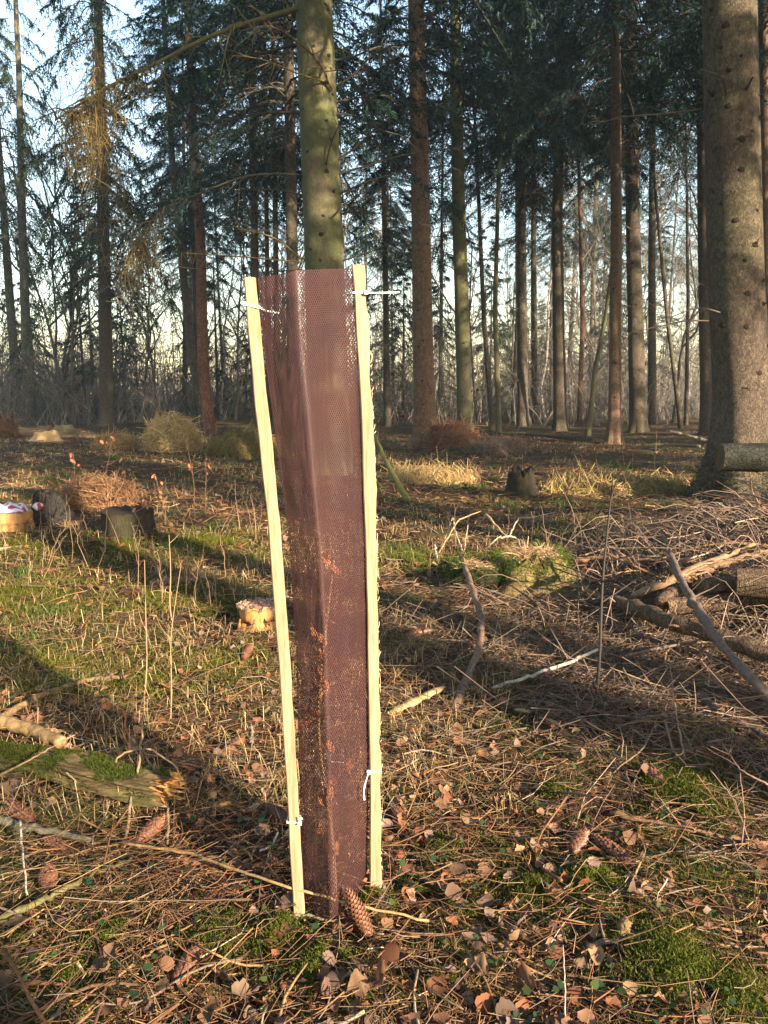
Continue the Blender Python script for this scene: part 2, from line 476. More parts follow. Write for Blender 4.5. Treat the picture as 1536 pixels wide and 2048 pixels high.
def spray_crown(name, Hc, L0, Nb, Nt, Mn, seed, dens=1.0, tone=(.024, .052, .046), droop=1.0, live_from=0.0):
    """drooping spruce crown: spines with hanging twigs covered in needle tufts; local z from 0 to Hc"""
    g = np.random.default_rng(seed)
    u = np.sort(g.random(Nb) ** 1.25)
    z0 = u * Hc
    L = L0 * (1 - u) ** .7 * g.uniform(.6, 1.1, Nb) + .25
    az = g.uniform(0, 2 * math.pi, Nb)
    dirs = np.stack([np.cos(az), np.sin(az), np.zeros(Nb)], 1)
    rise = g.uniform(-.25, .25, Nb) + .25 * u
    dr = (.75 - .45 * u) * droop * g.uniform(.6, 1.3, Nb)
    s = np.linspace(0, 1, 8)
    wob = g.normal(0, .05, (Nb, 3))
    sp = np.zeros((Nb, 8, 3))
    sp += dirs[:, None] * (L[:, None] * s)[..., None]
    sp[:, :, 2] += z0[:, None] + L[:, None] * (rise[:, None] * s - dr[:, None] * s ** 2 + .35 * dr[:, None] * s ** 3)
    sp += wob[:, None] * (L[:, None] * s ** 2)[..., None]
    mb = MB()
    mb.tubes(sp, np.clip(L[:, None] * .011 * (1.05 - s), .004, .03), 3, col=np.array([.055, .045, .036]))
    # twigs
    b = np.repeat(np.arange(Nb), Nt)
    n = len(b)
    keep = g.random(n) < dens
    b = b[keep]; n = len(b)
    q = g.uniform(.18, 1.0, n) ** .8
    k = q * 7; i0 = np.clip(k.astype(int), 0, 6); f = (k - i0)[:, None]
    st = sp[b, i0] * (1 - f) + sp[b, i0 + 1] * f
    side = np.stack([-dirs[b, 1], dirs[b, 0], np.zeros(n)], 1) * np.where(g.random(n) < .5, -1, 1)[:, None]
    hd = dirs[b] * g.uniform(.2, .9, n)[:, None] + side * g.uniform(.2, 1, n)[:, None]
    hd /= np.linalg.norm(hd, axis=1, keepdims=True)
    l = g.uniform(.22, .62, n) * (1.1 - .5 * q) * np.clip(L[b] / 2.2, .4, 1.2)
    down = g.uniform(.3, 1.3, n) * droop
    m = np.tile(np.linspace(.05, 1, Mn), (n, 1)) + g.normal(0, .03, (n, Mn))
    pos = st[:, None] + hd[:, None] * (l[:, None] * m)[..., None]
    pos[:, :, 2] -= (l * down)[:, None] * m ** 1.5
    tan = hd[:, None] * np.ones((n, Mn, 1)); tan = tan.copy()
    tan[:, :, 2] -= down[:, None] * 1.5 * np.sqrt(np.clip(m, 0, 1))
    tan /= np.linalg.norm(tan, axis=2, keepdims=True)
    rnd = g.normal(0, 1, (n, Mn, 3)); rnd /= np.linalg.norm(rnd, axis=2, keepdims=True)
    nd = tan * .75 + rnd * .75; nd /= np.linalg.norm(nd, axis=2, keepdims=True)
    w = np.cross(nd, g.normal(0, 1, (n, Mn, 3))); w /= np.linalg.norm(w, axis=2, keepdims=True) + 1e-9
    nl = g.uniform(.07, .14, (n, Mn, 1)); ww = g.uniform(.009, .018, (n, Mn, 1))
    tri = np.stack([pos - w * ww, pos + w * ww, pos + nd * nl], 2).reshape(-1, 3)
    tone = np.array(tone)
    tc = tone * g.uniform(.55, 1.5, (n, 1)) * (1 + g.normal(0, .12, (n, 3)))
    mb.add(tri, tris=np.arange(len(tri)).reshape(-1, 3), col=np.repeat(np.clip(tc, .004, 1), Mn * 3, 0))
    me = mesh_from(np.concatenate(mb.v), mb.q, mb.t, np.concatenate(mb.c), name, True)
    me.materials.append(M['needle'])
    return me

def dead_tangle(name, z0, z1, Nb, Lm, seed, r0=.10, sub=7, col=(.095, .078, .062)):
    g = np.random.default_rng(seed)
    u = g.random(Nb) ** .8
    zz = z0 + (z1 - z0) * u
    az = g.uniform(0, 6.283, Nb)
    dirs = np.stack([np.cos(az), np.sin(az), np.zeros(Nb)], 1)
    L = Lm * g.uniform(.25, 1.1, Nb) * (.55 + .6 * u)
    s = np.linspace(0, 1, 6)
    sp = dirs[:, None] * (r0 + L[:, None] * s)[..., None]
    sp[:, :, 2] += zz[:, None] + L[:, None] * (g.uniform(-.15, .35, Nb)[:, None] * s - g.uniform(.1, .8, Nb)[:, None] * s ** 2)
    sp += np.cumsum(g.normal(0, .035, (Nb, 6, 3)), 1) * L[:, None, None] * (s[None, :, None] > 0)
    mb = MB()
    c = np.array(col) * g.uniform(.6, 1.7, (Nb, 1))
    mb.tubes(sp, np.clip(.010 * (1.1 - s)[None] * (L[:, None] / 1.2), .0022, .02), 3, col=c)
    b = np.repeat(np.arange(Nb), sub); n = len(b)
    k = g.uniform(1, 4.99, n); i0 = k.astype(int); f = (k - i0)[:, None]
    st = sp[b, i0] * (1 - f) + sp[b, np.minimum(i0 + 1, 5)] * f
    hd = dirs[b] + g.normal(0, .8, (n, 3)); hd /= np.linalg.norm(hd, axis=1, keepdims=True)
    l = L[b] * g.uniform(.15, .45, n)
    t = np.linspace(0, 1, 4)
    tp = st[:, None] + hd[:, None] * (l[:, None] * t)[..., None]
    tp[:, :, 2] -= (l * g.uniform(0, .6, n))[:, None] * t ** 2
    mb.tubes(tp, np.clip(.0042 * (1.1 - t)[None] * np.ones((n, 1)), .0016, 1), 3, col=c[b])
    me = mesh_from(np.concatenate(mb.v), mb.q, mb.t, np.concatenate(mb.c), name)
    me.materials.append(M['twig'])
    return me

CROWNS = [spray_crown('crown', 17, 3.2, 135, 54, 15, 101, droop=1.15),
          spray_crown('crown', 17, 2.8, 115, 50, 14, 102, .9, droop=1.3),
          spray_crown('crown', 17, 3.6, 125, 56, 15, 103, .95, droop=1.4),
          spray_crown('crown', 17, 2.4, 90, 42, 13, 104, .85, (.026, .048, .036))]
PALE_CROWNS = [spray_crown('crown', 12, 2.2, 90, 36, 13, 105, .85, (.05, .075, .045), droop=1.6),  # paler tone puts sunlight into the left spruces' needle colour; young spruces share it
               spray_crown('crown', 12, 1.8, 80, 30, 12, 106, .8, (.055, .075, .045), droop=1.4)]
TANGLES = [dead_tangle('dead_twigs', 1.8, 9.5, 60, 1.5, 201), dead_tangle('dead_twigs', 2.2, 10.5, 75, 1.7, 202),
           dead_tangle('dead_twigs', 1.2, 8.5, 45, 1.2, 203), dead_tangle('dead_twigs', 2.5, 12.5, 95, 1.9, 204)]

def knot_mesh(seed):
    g = np.random.default_rng(seed)
    mb = MB()
    n, K = 8, 4
    th = np.arange(n) * 2 * math.pi / n
    prof = [(1.5, -.35), (1.05, .25), (.55, .42), (.0, .45)]
    v = np.array([[[r * (1 + .2 * g.standard_normal()) * math.cos(a), h, r * .8 * (1 + .2 * g.standard_normal()) * math.sin(a)] for a in th] for r, h in prof])
    idx = np.arange(K * n).reshape(K, n); nx = np.roll(idx, -1, 1)
    q = np.stack([idx[:-1], idx[1:], nx[1:], nx[:-1]], -1).reshape(-1, 4)
    mb.add(v.reshape(-1, 3), quads=q)
    if seed % 2 == 0:
        e = np.array([g.normal(0, .8), g.uniform(1.5, 3.5), g.uniform(.5, 3)])
        mb.tubes(np.array([[0, 0, 0], e * .5 + [.2, 0, -.1], e]), np.array([.3, .22, .1]), 5)
    me = mesh_from(np.concatenate(mb.v), mb.q, mb.t, np.concatenate(mb.c), 'knot')
    me.materials.append(M['knot'])
    return me
KNOTS = [knot_mesh(s) for s in range(4)]
def add_knots(root, axis, radius, base, z0, z1, n, size, seed, arc=(-2.9, -.25)):
    g = np.random.default_rng(seed)
    for i in range(n):
        z = z0 + (z1 - z0) * (i + g.random()) / n
        a = g.uniform(*arc)
        r = radius(z) * 1.0
        p = axis(z) - base
        o = share('knot', KNOTS[int(g.integers(4))], next(c for c in root.children if c.name.startswith('trunk')),
                  (p[0] + r * math.cos(a), p[1] + r * math.sin(a), z), (0, 0, a - math.pi / 2), size * g.uniform(.55, 1.25))

class Tree: pass
def spruce(label, pix, wpx, m='bark_spruce', H=25, crown=None, cz=8, csc=1.0, tangle=None, flare=.4, group=None, name='spruce_tree',
           nside=16, seed=None, power=.75, base_dz=0.0, flare_h=.35, tsc=1.0, rough=.03, nr=60):
    """pix: photo points of the trunk's axis, base first; wpx: trunk width in photo pixels near the base"""
    seed = seed if seed is not None else int(pix[0][0])
    b = G(*pix[0])
    Y = b[1]
    pts = [b] + [PY(px, py, Y) for px, py in pix[1:]]
    r0 = wpx * mpp(b) / 2
    me, base, ax, rad = trunk_mesh('trunk', pts, r0, H, M[m], flare, flare_h, 5, nside, power, rough, seed=seed, nr=nr)
    root = thing(name, label, 'tree', base, group)
    link('trunk', me, root)
    g = np.random.default_rng(seed + 5)
    if tangle is not None:
        lean = ax(6) - ax(0)
        o = share('dead_twigs', TANGLES[tangle], root, (0, 0, 0), (-math.atan2(lean[1], 6) , math.atan2(lean[0], 6), 0), tsc)
        o.rotation_euler.rotate_axis('Z', g.uniform(0, 6.28))
        tag(o, kind='stuff')
    if crown is not None:
        p = ax(cz) - base
        src = CROWNS if crown < 10 else PALE_CROWNS
        k = max(.3, (H - cz) / (17 if crown < 10 else 12))
        share('crown', src[crown % 10], root, (p[0], p[1], cz), (0, 0, g.uniform(0, 6.28)), (csc, csc, k))
    t = Tree(); t.root, t.ax, t.rad, t.base, t.Y = root, ax, rad, base, Y
    return t

# --- bare broadleaf trees
def bare_tree_mesh(seed, H=11, stems=1, up=.9, n1=13, n2=7, n3=6, col=(.10, .09, .075), r0=.07, spread=.5):
    """returns trunk mesh (stems) and twig mesh"""
    g = np.random.default_rng(seed)
    mt, mtw = MB(), MB()
    col = np.array(col)
    s9 = np.linspace(0, 1, 9)
    St = []
    for k in range(stems):
        az = g.uniform(0, 6.28); tilt = g.uniform(.02, .12) + (.12 if stems > 1 else 0)
        h = H * g.uniform(.75, 1.0)
        p = np.zeros((9, 3))
        p[:, 0] = math.cos(az) * tilt * h * s9; p[:, 1] = math.sin(az) * tilt * h * s9; p[:, 2] = h * s9
        p[1:] += np.cumsum(g.normal(0, .012 * h, (8, 3)), 0) * [1, 1, .2]
        p[0, 2] = -.2
        rr = r0 * (1 if stems == 1 else .75) * (1.05 - s9) ** .8
        rr[0] *= 1.35
        mt.tubes(p, rr, 8, col=col)
        St.append(p)
    St = np.array(St)
    def grow(par, lens, nper, lo, hi, ang, lenf, r, K):
        N = len(par)
        b = np.repeat(np.arange(N), nper); n = len(b)
        Kp = par.shape[1] - 1
        t = g.uniform(lo, hi, n); k = t * Kp; i0 = np.clip(k.astype(int), 0, Kp - 1); f = (k - i0)[:, None]
        st = par[b, i0] * (1 - f) + par[b, i0 + 1] * f
        d = par[b, i0 + 1] - par[b, i0]; d /= np.linalg.norm(d, axis=1, keepdims=True)
        rnd = g.normal(0, 1, (n, 3)); rnd -= (rnd * d).sum(1, keepdims=True) * d
        rnd /= np.linalg.norm(rnd, axis=1, keepdims=True)
        a = g.uniform(ang * .6, ang * 1.2, n)[:, None]
        d2 = d * np.cos(a) + rnd * np.sin(a)
        l = lens[b] * lenf * g.uniform(.5, 1.1, n) * (1.15 - .6 * t)
        ss = np.linspace(0, 1, K)
        p = st[:, None] + d2[:, None] * (l[:, None] * ss)[..., None]
        p[:, :, 2] += (l * up * g.uniform(.1, .5, n))[:, None] * ss ** 2
        p += np.cumsum(g.normal(0, .03, (n, K, 3)), 1) * l[:, None, None] * (np.arange(K) > 0)[None, :, None]
        return p, l
    hs = np.full(len(St), H)
    p1, l1 = grow(St, hs, n1, .22, .97, .75, .36 * (1 + spread), .03, 6)
    mtw.tubes(p1, np.clip(l1[:, None] * .010 * (1.05 - np.linspace(0, 1, 6)), .004, .04), 4, col=col)
    p2, l2 = grow(p1, l1, n2, .2, 1, .7, .5, .01, 5)
    mtw.tubes(p2, np.clip(l2[:, None] * .009 * (1.1 - np.linspace(0, 1, 5)), .0032, .03), 3, col=col * 1.05)
    p3, l3 = grow(p2, l2, n3, .2, 1, .65, .55, .005, 4)
    mtw.tubes(p3, np.clip(l3[:, None] * .008 * (1.1 - np.linspace(0, 1, 4)), .0026, .02), 3, col=col * 1.15)
    out = []
    for mb, nm in ((mt, 'trunk'), (mtw, 'crown')):
        me = mesh_from(np.concatenate(mb.v), mb.q, mb.t, np.concatenate(mb.c), nm)
        me.materials.append(M['twig'])
        out.append(me)
    return out
BARE = [bare_tree_mesh(301, 11, 1), bare_tree_mesh(302, 12, 1, col=(.13, .115, .09)), bare_tree_mesh(303, 9, 3, 1.1, 10),
        bare_tree_mesh(304, 13, 1, 1.2, 10, 6, 5, r0=.055, spread=.1), bare_tree_mesh(305, 10, 2, 1.2, 12, col=(.15, .12, .095)),
        bare_tree_mesh(306, 14, 1, 1.0, 9, 6, 5, col=(.30, .28, .25), r0=.06, spread=.1)]
def bare_tree(label, px, py, var, sc=1.0, group=None, rz=None, name='bare_tree', p=None):
    b = G(px, py) if p is None else np.asarray(p, float)
    root = thing(name, label, 'tree', b, group)
    rz = rz if rz is not None else float(np.random.default_rng(int(px * 7 + var)).uniform(0, 6.28))
    root.rotation_euler = (0, 0, rz)
    root.scale = (sc, sc, sc)
    link('trunk', BARE[var][0], root)
    link('crown', BARE[var][1], root)
    return root

# ----- the named trunks
cen = spruce('thick green-tinged spruce trunk rising directly behind the top of the mesh tree guard',
             [(660, 945), (648, 500), (628, 0)], 84, 'bark_green', 27, 2, 9.5, 1.15, None, .35, nside=40, seed=31, rough=.012, nr=110)
big = spruce('massive knotty spruce trunk with mossy flared foot at the right edge',
             [(1482, 1012), (1486, 800), (1470, 560), (1458, 0)], 108, 'bark_spruce', 28, 0, 9.5, 1.2, None, 1.0, nside=48, seed=32, flare_h=.42, rough=.012, nr=120)
r1 = spruce('reddish spruce trunk with flared foot, nearest right of the guard', [(850, 893), (843, 500), (832, 0)], 43, 'bark_red', 26, 1, 8.5, 1.1, 2, .6, nside=28, seed=33, rough=.015)
r2 = spruce('yellowish-green spruce trunk with dry bracken heap at its foot', [(932, 872), (918, 450), (910, 0)], 32, 'bark_green', 25, 0, 9, 1.1, 0, .35, nside=24, seed=34)
spruce('slim lit yellow-barked trunk forking high, right of the bracken heap', [(998, 866), (990, 620), (996, 400), (1006, 150)], 11, 'bark_green', 19, 3, 9, .7, None, .2, seed=35)
spruce('slender dark trunk leaning left beside the lit yellow trunk', [(985, 860), (968, 640), (958, 420), (948, 200)], 11, 'bark_dark', 18, 3, 9, .7, 2, .2, seed=36)
spruce('dark spruce trunk, left one of the close pair in mid right', [(1046, 852), (1043, 500), (1044, 0)], 22, 'bark_dark', 25, 1, 10, 1.2, 3, .3, seed=37)
spruce('thin dark trunk, right one of the close pair in mid right', [(1070, 848), (1067, 500), (1068, 0)], 14, 'bark_dark', 22, 3, 10, 1.0, 1, .25, seed=38)
spruce('straight brown spruce trunk standing alone at centre right', [(1121, 862), (1114, 450), (1122, 0)], 26, 'bark_spruce', 26, 0, 9.5, 1.1, 0, .35, seed=39, nside=22)
spruce('thin reddish pine trunk lit on one stretch, left of the leaning birch', [(1158, 846), (1165, 650), (1158, 350), (1152, 100)], 10, 'bark_pine', 20, 3, 11, .8, None, .2, seed=40)
spruce('short yellowish trunk leaning right towards the reddish-brown spruce', [(1176, 872), (1190, 740), (1210, 640)], 11, 'bark_green', 8, None, 6, 1, None, .2, seed=41, name='leaning_tree')
r7 = spruce('reddish-brown spruce trunk with one lit root reaching left', [(1228, 888), (1233, 500), (1231, 0)], 25, 'bark_red', 26, 2, 9.5, 1.0, 1, .7, seed=42, nside=24)
r8 = spruce('broad spruce trunk with golden lower bark just right of the reddish-brown one', [(1276, 864), (1266, 450), (1262, 0)], 33, 'bark_spruce', 26, 1, 10, 1.2, 3, .35, seed=43, nside=22)
spruce('dark straight trunk in the gap before the leaning thin stems', [(1304, 848), (1304, 500), (1306, 0)], 17, 'bark_dark', 24, 0, 10.5, 1.1, 1, .25, seed=44)
spruce('thin dark stem leaning left across the bright gap at right', [(1362, 858), (1335, 640), (1315, 430), (1296, 200)], 9, 'bark_dark', 17, 3, 9, .6, None, .2, seed=45)
spruce('thin stem crossing behind the leaning one near the massive trunk', [(1372, 850), (1376, 600), (1372, 200)], 8, 'bark_dark', 17, 3, 9, .7, 2, .2, seed=46)
spruce('dim spruce trunk half hidden behind the massive right trunk', [(1416, 868), (1410, 500), (1402, 0)], 30, 'bark_spruce', 26, 2, 9, 1.1, 0, .35, seed=47, nside=22)
spruce('dark reddish trunk cut by the right photo edge above the massive foot', [(1548, 900), (1536, 500), (1528, 0)], 28, 'bark_red', 26, 1, 9, 1.1, 0, .3, seed=48)
# left side
spruce('leftmost slim spruce trunk standing before the bright sky', [(38, 842), (20, 600), (0, 330), (-20, 0)], 19, 'bark_grey', 24, 10, 8, .9, 2, .3, seed=49)
spruce('second slim spruce trunk from the left edge, almost upright', [(58, 846), (46, 500), (38, 150)], 20, 'bark_grey', 24, 11, 8.5, 1.0, 0, .4, seed=50)
t3 = spruce('scaly grey spruce trunk with wide hanging crown, left of the bent dark trunk', [(213, 852), (208, 500), (196, 0)], 28, 'bark_spruce', 26, 10, 5.5, 1.35, 3, .35, seed=51, nside=22)
spruce('bent dark trunk leaning against the reddish pine at its foot', [(412, 862), (382, 700), (362, 500), (346, 350), (326, 0)], 18, 'bark_dark', 22, 3, 11, .8, None, .25, seed=52)
spruce('slim reddish pine trunk with a knee near its foot, left of the guard', [(420, 868), (406, 740), (402, 500), (386, 250), (374, 0)], 24, 'bark_pine', 22, 3, 11, .8, None, .3, seed=53, nside=20)
spruce('dark spruce trunk farthest left of the four crowded behind the guard', [(512, 872), (508, 450), (500, 0)], 17, 'bark_dark', 24, 0, 7.6, 1.1, 0, .3, seed=54)
spruce('thin dark trunk second of the four crowded behind the guard', [(538, 866), (533, 400), (528, 0)], 11, 'bark_dark', 22, 1, 8.5, .9, None, .3, seed=55)
spruce('thin dark trunk third of the four crowded behind the guard', [(556, 866), (550, 400), (545, 0)], 13, 'bark_dark', 23, 3, 8.2, .9, 2, .3, seed=56)
spruce('dark spruce trunk tight to the left flank of the thick green-tinged trunk', [(588, 890), (583, 450), (576, 0)], 26, 'bark_dark', 25, 2, 7.8, 1.1, 1, .3, seed=57)
spruce('small ragged spruce with low sprays between guard and reddish spruce', [(775, 852), (770, 500), (762, 100)], 14, 'bark_dark', 19, 3, 4.2, .9, 2, .3, seed=58)
add_knots(cen.root, cen.ax, cen.rad, cen.base, 2.5, 7.2, 24, .027, 1)
add_knots(big.root, big.ax, big.rad, big.base, .9, 6.0, 36, .027, 2, (-2.8, -.5))
add_knots(r1.root, r1.ax, r1.rad, r1.base, .8, 8, 30, .026, 3)
add_knots(r2.root, r2.ax, r2.rad, r2.base, .8, 8, 26, .024, 4)
add_knots(r7.root, r7.ax, r7.rad, r7.base, .8, 8, 18, .024, 5)
add_knots(r8.root, r8.ax, r8.rad, r8.base, .8, 8, 18, .03, 6)

def branch_curve(pts, n=14):
    """smooth curve through points"""
    return smoothpoly(pts, n)
def branched(mb, spine, r0, r1, nsub, lsub, g, col, droop=.4, nside=5, spread=.8):
    K = len(spine)
    s = np.linspace(0, 1, K)
    mb.tubes(spine, r0 + (r1 - r0) * s, nside, col=np.array(col))
    if nsub:
        k = g.uniform(1.5, K - 1.01, nsub); i0 = k.astype(int); f = (k - i0)[:, None]
        st = spine[i0] * (1 - f) + spine[np.minimum(i0 + 1, K - 1)] * f
        d = spine[np.minimum(i0 + 1, K - 1)] - spine[i0 - 1]; d /= np.linalg.norm(d, axis=1, keepdims=True) + 1e-9
        hd = d + g.normal(0, spread, (nsub, 3)); hd /= np.linalg.norm(hd, axis=1, keepdims=True)
        l = lsub * g.uniform(.3, 1.2, nsub)
        t = np.linspace(0, 1, 5)
        tp = st[:, None] + hd[:, None] * (l[:, None] * t)[..., None]
        tp[:, :, 2] -= (l * droop * g.uniform(.4, 1.4, nsub))[:, None] * t ** 2
        tp += np.cumsum(g.normal(0, .03, tp.shape), 1) * l[:, None, None] * (np.arange(5) > 0)[None, :, None]
        mb.tubes(tp, np.clip(r0 * .4 * (1.1 - t), .0012, 1)[None] * np.ones((nsub, 1)), 3, col=np.array(col) * g.uniform(.8, 1.4, (nsub, 1)))
        return tp
# --- dead branches of the thick centre trunk: each a part of that tree
def cen_branch(pix, dY, r0, r1, nsub=8, lsub=.5, col=(.085, .075, .05), droop=.5):
    g = np.random.default_rng(int(pix[0][0] + pix[0][1] * 3))
    n = len(pix)
    pts = [PY(px, py, cen.Y + dY[0] + (dY[1] - dY[0]) * i / (n - 1)) - cen.base for i, (px, py) in enumerate(pix)]
    mb = MB()
    branched(mb, branch_curve(pts), r0 * 1.25, r1 * 1.4, int(nsub * 1.8), lsub * 1.2, g, col, droop)
    return mb.build('branch', M['twig'], next(c for c in cen.root.children if c.name.startswith('trunk')))
cen_branch([(598, 15), (500, 45), (430, 62), (330, 120), (240, 160), (190, 188), (110, 240)], (-.1, -2.2), .034, .008, 20, .5, (.14, .125, .05))
cen_branch([(665, 180), (640, 120), (590, 78), (540, 45), (490, 60)], (-.25, -1.2), .02, .005, 14, .5, (.15, .105, .055))
cen_branch([(660, 165), (600, 150), (530, 118), (465, 110)], (-.25, -1.3), .013, .004, 10, .4, (.2, .15, .06))
cen_branch([(600, 350), (550, 345), (480, 350), (410, 385), (330, 410), (280, 470)], (.0, -1.2), .016, .004, 10, .4, (.075, .07, .055))
cen_branch([(602, 390), (560, 378), (500, 380), (420, 372)], (.0, .9), .012, .004, 7, .35, (.075, .07, .055))
cen_branch([(604, 520), (560, 480), (520, 465), (475, 458)], (-.2, -1.4), .014, .005, 8, .35, (.2, .16, .07))
cen_branch([(610, 525), (540, 518), (440, 510), (370, 506)], (-.25, -1.6), .011, .004, 8, .3, (.26, .19, .09))
cen_branch([(590, 540), (520, 545), (470, 560)], (-.2, .3), .01, .003, 8, .3, (.07, .06, .05))
cen_branch([(668, 120), (700, 118), (760, 90), (800, 95)], (.0, .8), .018, .005, 8, .5, (.06, .055, .045))
cen_branch([(668, 175), (705, 155), (740, 110), (790, 85), (840, 95)], (.0, -.6), .016, .005, 10, .45, (.08, .075, .06))
cen_branch([(668, 205), (720, 195), (770, 190)], (.0, .3), .015, .004, 8, .4, (.06, .055, .045))
cen_branch([(672, 228), (710, 230), (760, 260), (800, 270)], (-.1, .3), .015, .004, 6, .4, (.055, .05, .04))
cen_branch([(652, 330), (660, 290), (685, 235), (710, 205)], (-.32, -.5), .012, .003, 5, .25, (.04, .034, .028))
cen_branch([(672, 322), (720, 290), (750, 255), (770, 243)], (-.1, .1), .016, .006, 5, .3, (.055, .05, .042))
cen_branch([(678, 348), (740, 330), (800, 310), (880, 300), (940, 290)], (-.1, -1.0), .013, .004, 9, .4, (.11, .1, .08))
cen_branch([(678, 388), (740, 360), (800, 345), (900, 330)], (-.1, -.8), .013, .004, 9, .4, (.10, .09, .07))
cen_branch([(665, 435), (700, 400), (745, 375)], (-.3, -.4), .011, .003, 6, .3, (.06, .055, .045))
cen_branch([(680, 428), (730, 420), (770, 430), (850, 450)], (-.1, -.2), .011, .003, 7, .3, (.06, .055, .045))
cen_branch([(683, 522), (740, 505), (800, 480), (860, 490)], (-.1, -.6), .011, .003, 8, .35, (.065, .06, .05))
cen_branch([(600, 225), (520, 225), (470, 240), (410, 250)], (.0, .6), .02, .006, 12, .5, (.05, .045, .038))
cen_branch([(592, 90), (500, 110), (440, 160), (400, 215), (350, 290)], (.1, .8), .02, .006, 14, .5, (.04, .038, .032))
# hanging lichen twigs along the arching branch
def hanging_twigs(name, pix, Y0, Y1, n, l, parent_base, parent, col, seed, th=1.0):
    g = np.random.default_rng(seed)
    t = g.random(n)
    k = t * (len(pix) - 1); i0 = np.clip(k.astype(int), 0, len(pix) - 2); f = k - i0
    P_ = np.array([PY(*p, Y0 + (Y1 - Y0) * i / (len(pix) - 1)) for i, p in enumerate(pix)])
    st = P_[i0] * (1 - f)[:, None] + P_[i0 + 1] * f[:, None]
    L = l * g.uniform(.3, 1.15, n)
    s = np.linspace(0, 1, 6)
    p = st[:, None].repeat(6, 1)
    p[:, :, 2] -= L[:, None] * s ** 1.3
    p[:, :, :2] += (g.normal(0, .22, (n, 2)) * L[:, None])[:, None] * (np.sin(s * 2.6))[None, :, None]
    p += np.cumsum(g.normal(0, .012, p.shape), 1) * (np.arange(6) > 0)[None, :, None] * np.clip(l, .3, 2)
    mb = MB().tubes(p - parent_base, np.clip(.008 * (1.15 - s), .004, 1)[None] * th * np.ones((n, 1)), 3, col=np.array(col) * g.uniform(.6, 1.4, (n, 1)))
    b = np.repeat(np.arange(n), 5); m = len(b)
    q = g.integers(1, 5, m)
    hd = g.normal(0, 1, (m, 3)); hd[:, 2] = -np.abs(hd[:, 2]) * .8; hd /= np.linalg.norm(hd, axis=1, keepdims=True)
    tt = np.linspace(0, 1, 3)
    tp = p[b, q][:, None] + hd[:, None] * (L[b] * g.uniform(.1, .35, m))[:, None, None] * tt[None, :, None]
    mb.tubes(tp - parent_base, np.array([.0055, .0045, .003])[None] * th * np.ones((m, 1)), 3, col=np.array(col) * g.uniform(.6, 1.5, (m, 1)))
    return tag(mb.build(name, M['twig'], parent), kind='stuff')
hanging_twigs('hanging_twigs', [(330, 120), (280, 140), (240, 160), (190, 188), (130, 225)], cen.Y - 1.3, cen.Y - 2.1, 60, .75, cen.base, cen.root, (.20, .155, .06), 71)
hanging_twigs('hanging_twigs', [(185, 20), (200, 230), (205, 300), (210, 440)], t3.Y - .6, t3.Y - .5, 190, 2.4, t3.base, t3.root, (.24, .175, .075), 72, 1.7)
hanging_twigs('hanging_twigs', [(240, 60), (150, 220), (235, 330), (270, 470), (285, 480)], t3.Y - 2.2, t3.Y - 2.4, 130, 2.2, t3.base, t3.root, (.26, .18, .08), 73, 1.6)
hanging_twigs('hanging_twigs', [(330, 412), (290, 455), (272, 480), (268, 500)], cen.Y - 1.1, cen.Y - 1.3, 46, .95, cen.base, cen.root, (.24, .18, .08), 74)
hanging_twigs('hanging_twigs', [(200, 190), (170, 215), (140, 225)], cen.Y - 1.8, cen.Y - 2.1, 50, .9, cen.base, cen.root, (.26, .19, .075), 75)

# side branches of the massive trunk
def big_branch(pix, dY, r0, r1, nsub=5, lsub=.3, col=(.13, .105, .08)):
    g = np.random.default_rng(int(pix[0][0] + pix[0][1] * 5))
    n = len(pix)
    pts = [PY(px, py, big.Y + dY[0] + (dY[1] - dY[0]) * i / (n - 1)) - big.base for i, (px, py) in enumerate(pix)]
    mb = MB()
    branched(mb, branch_curve(pts), r0, r1, nsub, lsub, g, col, .3)
    mb.build('branch', M['twig'], next(c for c in big.root.children if c.name.startswith('trunk')))
big_branch([(1440, 625), (1405, 614), (1370, 622), (1320, 645)], (-.2, -.3), .010, .004)
big_branch([(1418, 642), (1370, 640), (1310, 655), (1250, 668)], (-.1, .0), .010, .004, 6)
big_branch([(1403, 218), (1330, 228), (1250, 232), (1190, 248)], (.1, .2), .014, .004, 9, .4)
big_branch([(1452, 190), (1450, 160), (1430, 148), (1400, 138)], (-.32, -.6), .011, .003, 5, .2, (.05, .04, .035))
big_branch([(1490, 185), (1500, 165), (1505, 155)], (-.25, -.4), .016, .01, 0, .2, (.05, .04, .035))
big_branch([(1500, 205), (1512, 195), (1522, 188)], (-.15, -.2), .014, .009, 0, .2, (.05, .04, .035))
big_branch([(1420, 415), (1390, 405), (1360, 402)], (.0, .0), .009, .003, 4, .25)
# moss sleeve climbing the massive foot
def moss_tufts(mb, P_, nrm, g, size=.02, cols=((.05, .085, .012), (.10, .13, .02)), per=3, spread=.6):
    n = len(P_)
    b = np.repeat(np.arange(n), per); m = len(b)
    d = nrm[b] + g.normal(0, spread, (m, 3)); d /= np.linalg.norm(d, axis=1, keepdims=True)
    w = np.cross(d, g.normal(0, 1, (m, 3))); w /= np.linalg.norm(w, axis=1, keepdims=True) + 1e-9
    l = size * g.uniform(.5, 1.3, (m, 1))
    p = P_[b] + g.normal(0, size * .4, (m, 3)) * (1 - np.abs(nrm[b]) * .7)
    ww = l * .16
    tri = np.stack([p - w * ww, p + w * ww, p + d * l], 1).reshape(-1, 3)
    c0, c1 = np.array(cols[0]), np.array(cols[1])
    c = c0 + (c1 - c0) * g.random((m, 1))
    mb.add(tri, tris=np.arange(m * 3).reshape(-1, 3), col=np.repeat(c, 3, 0))
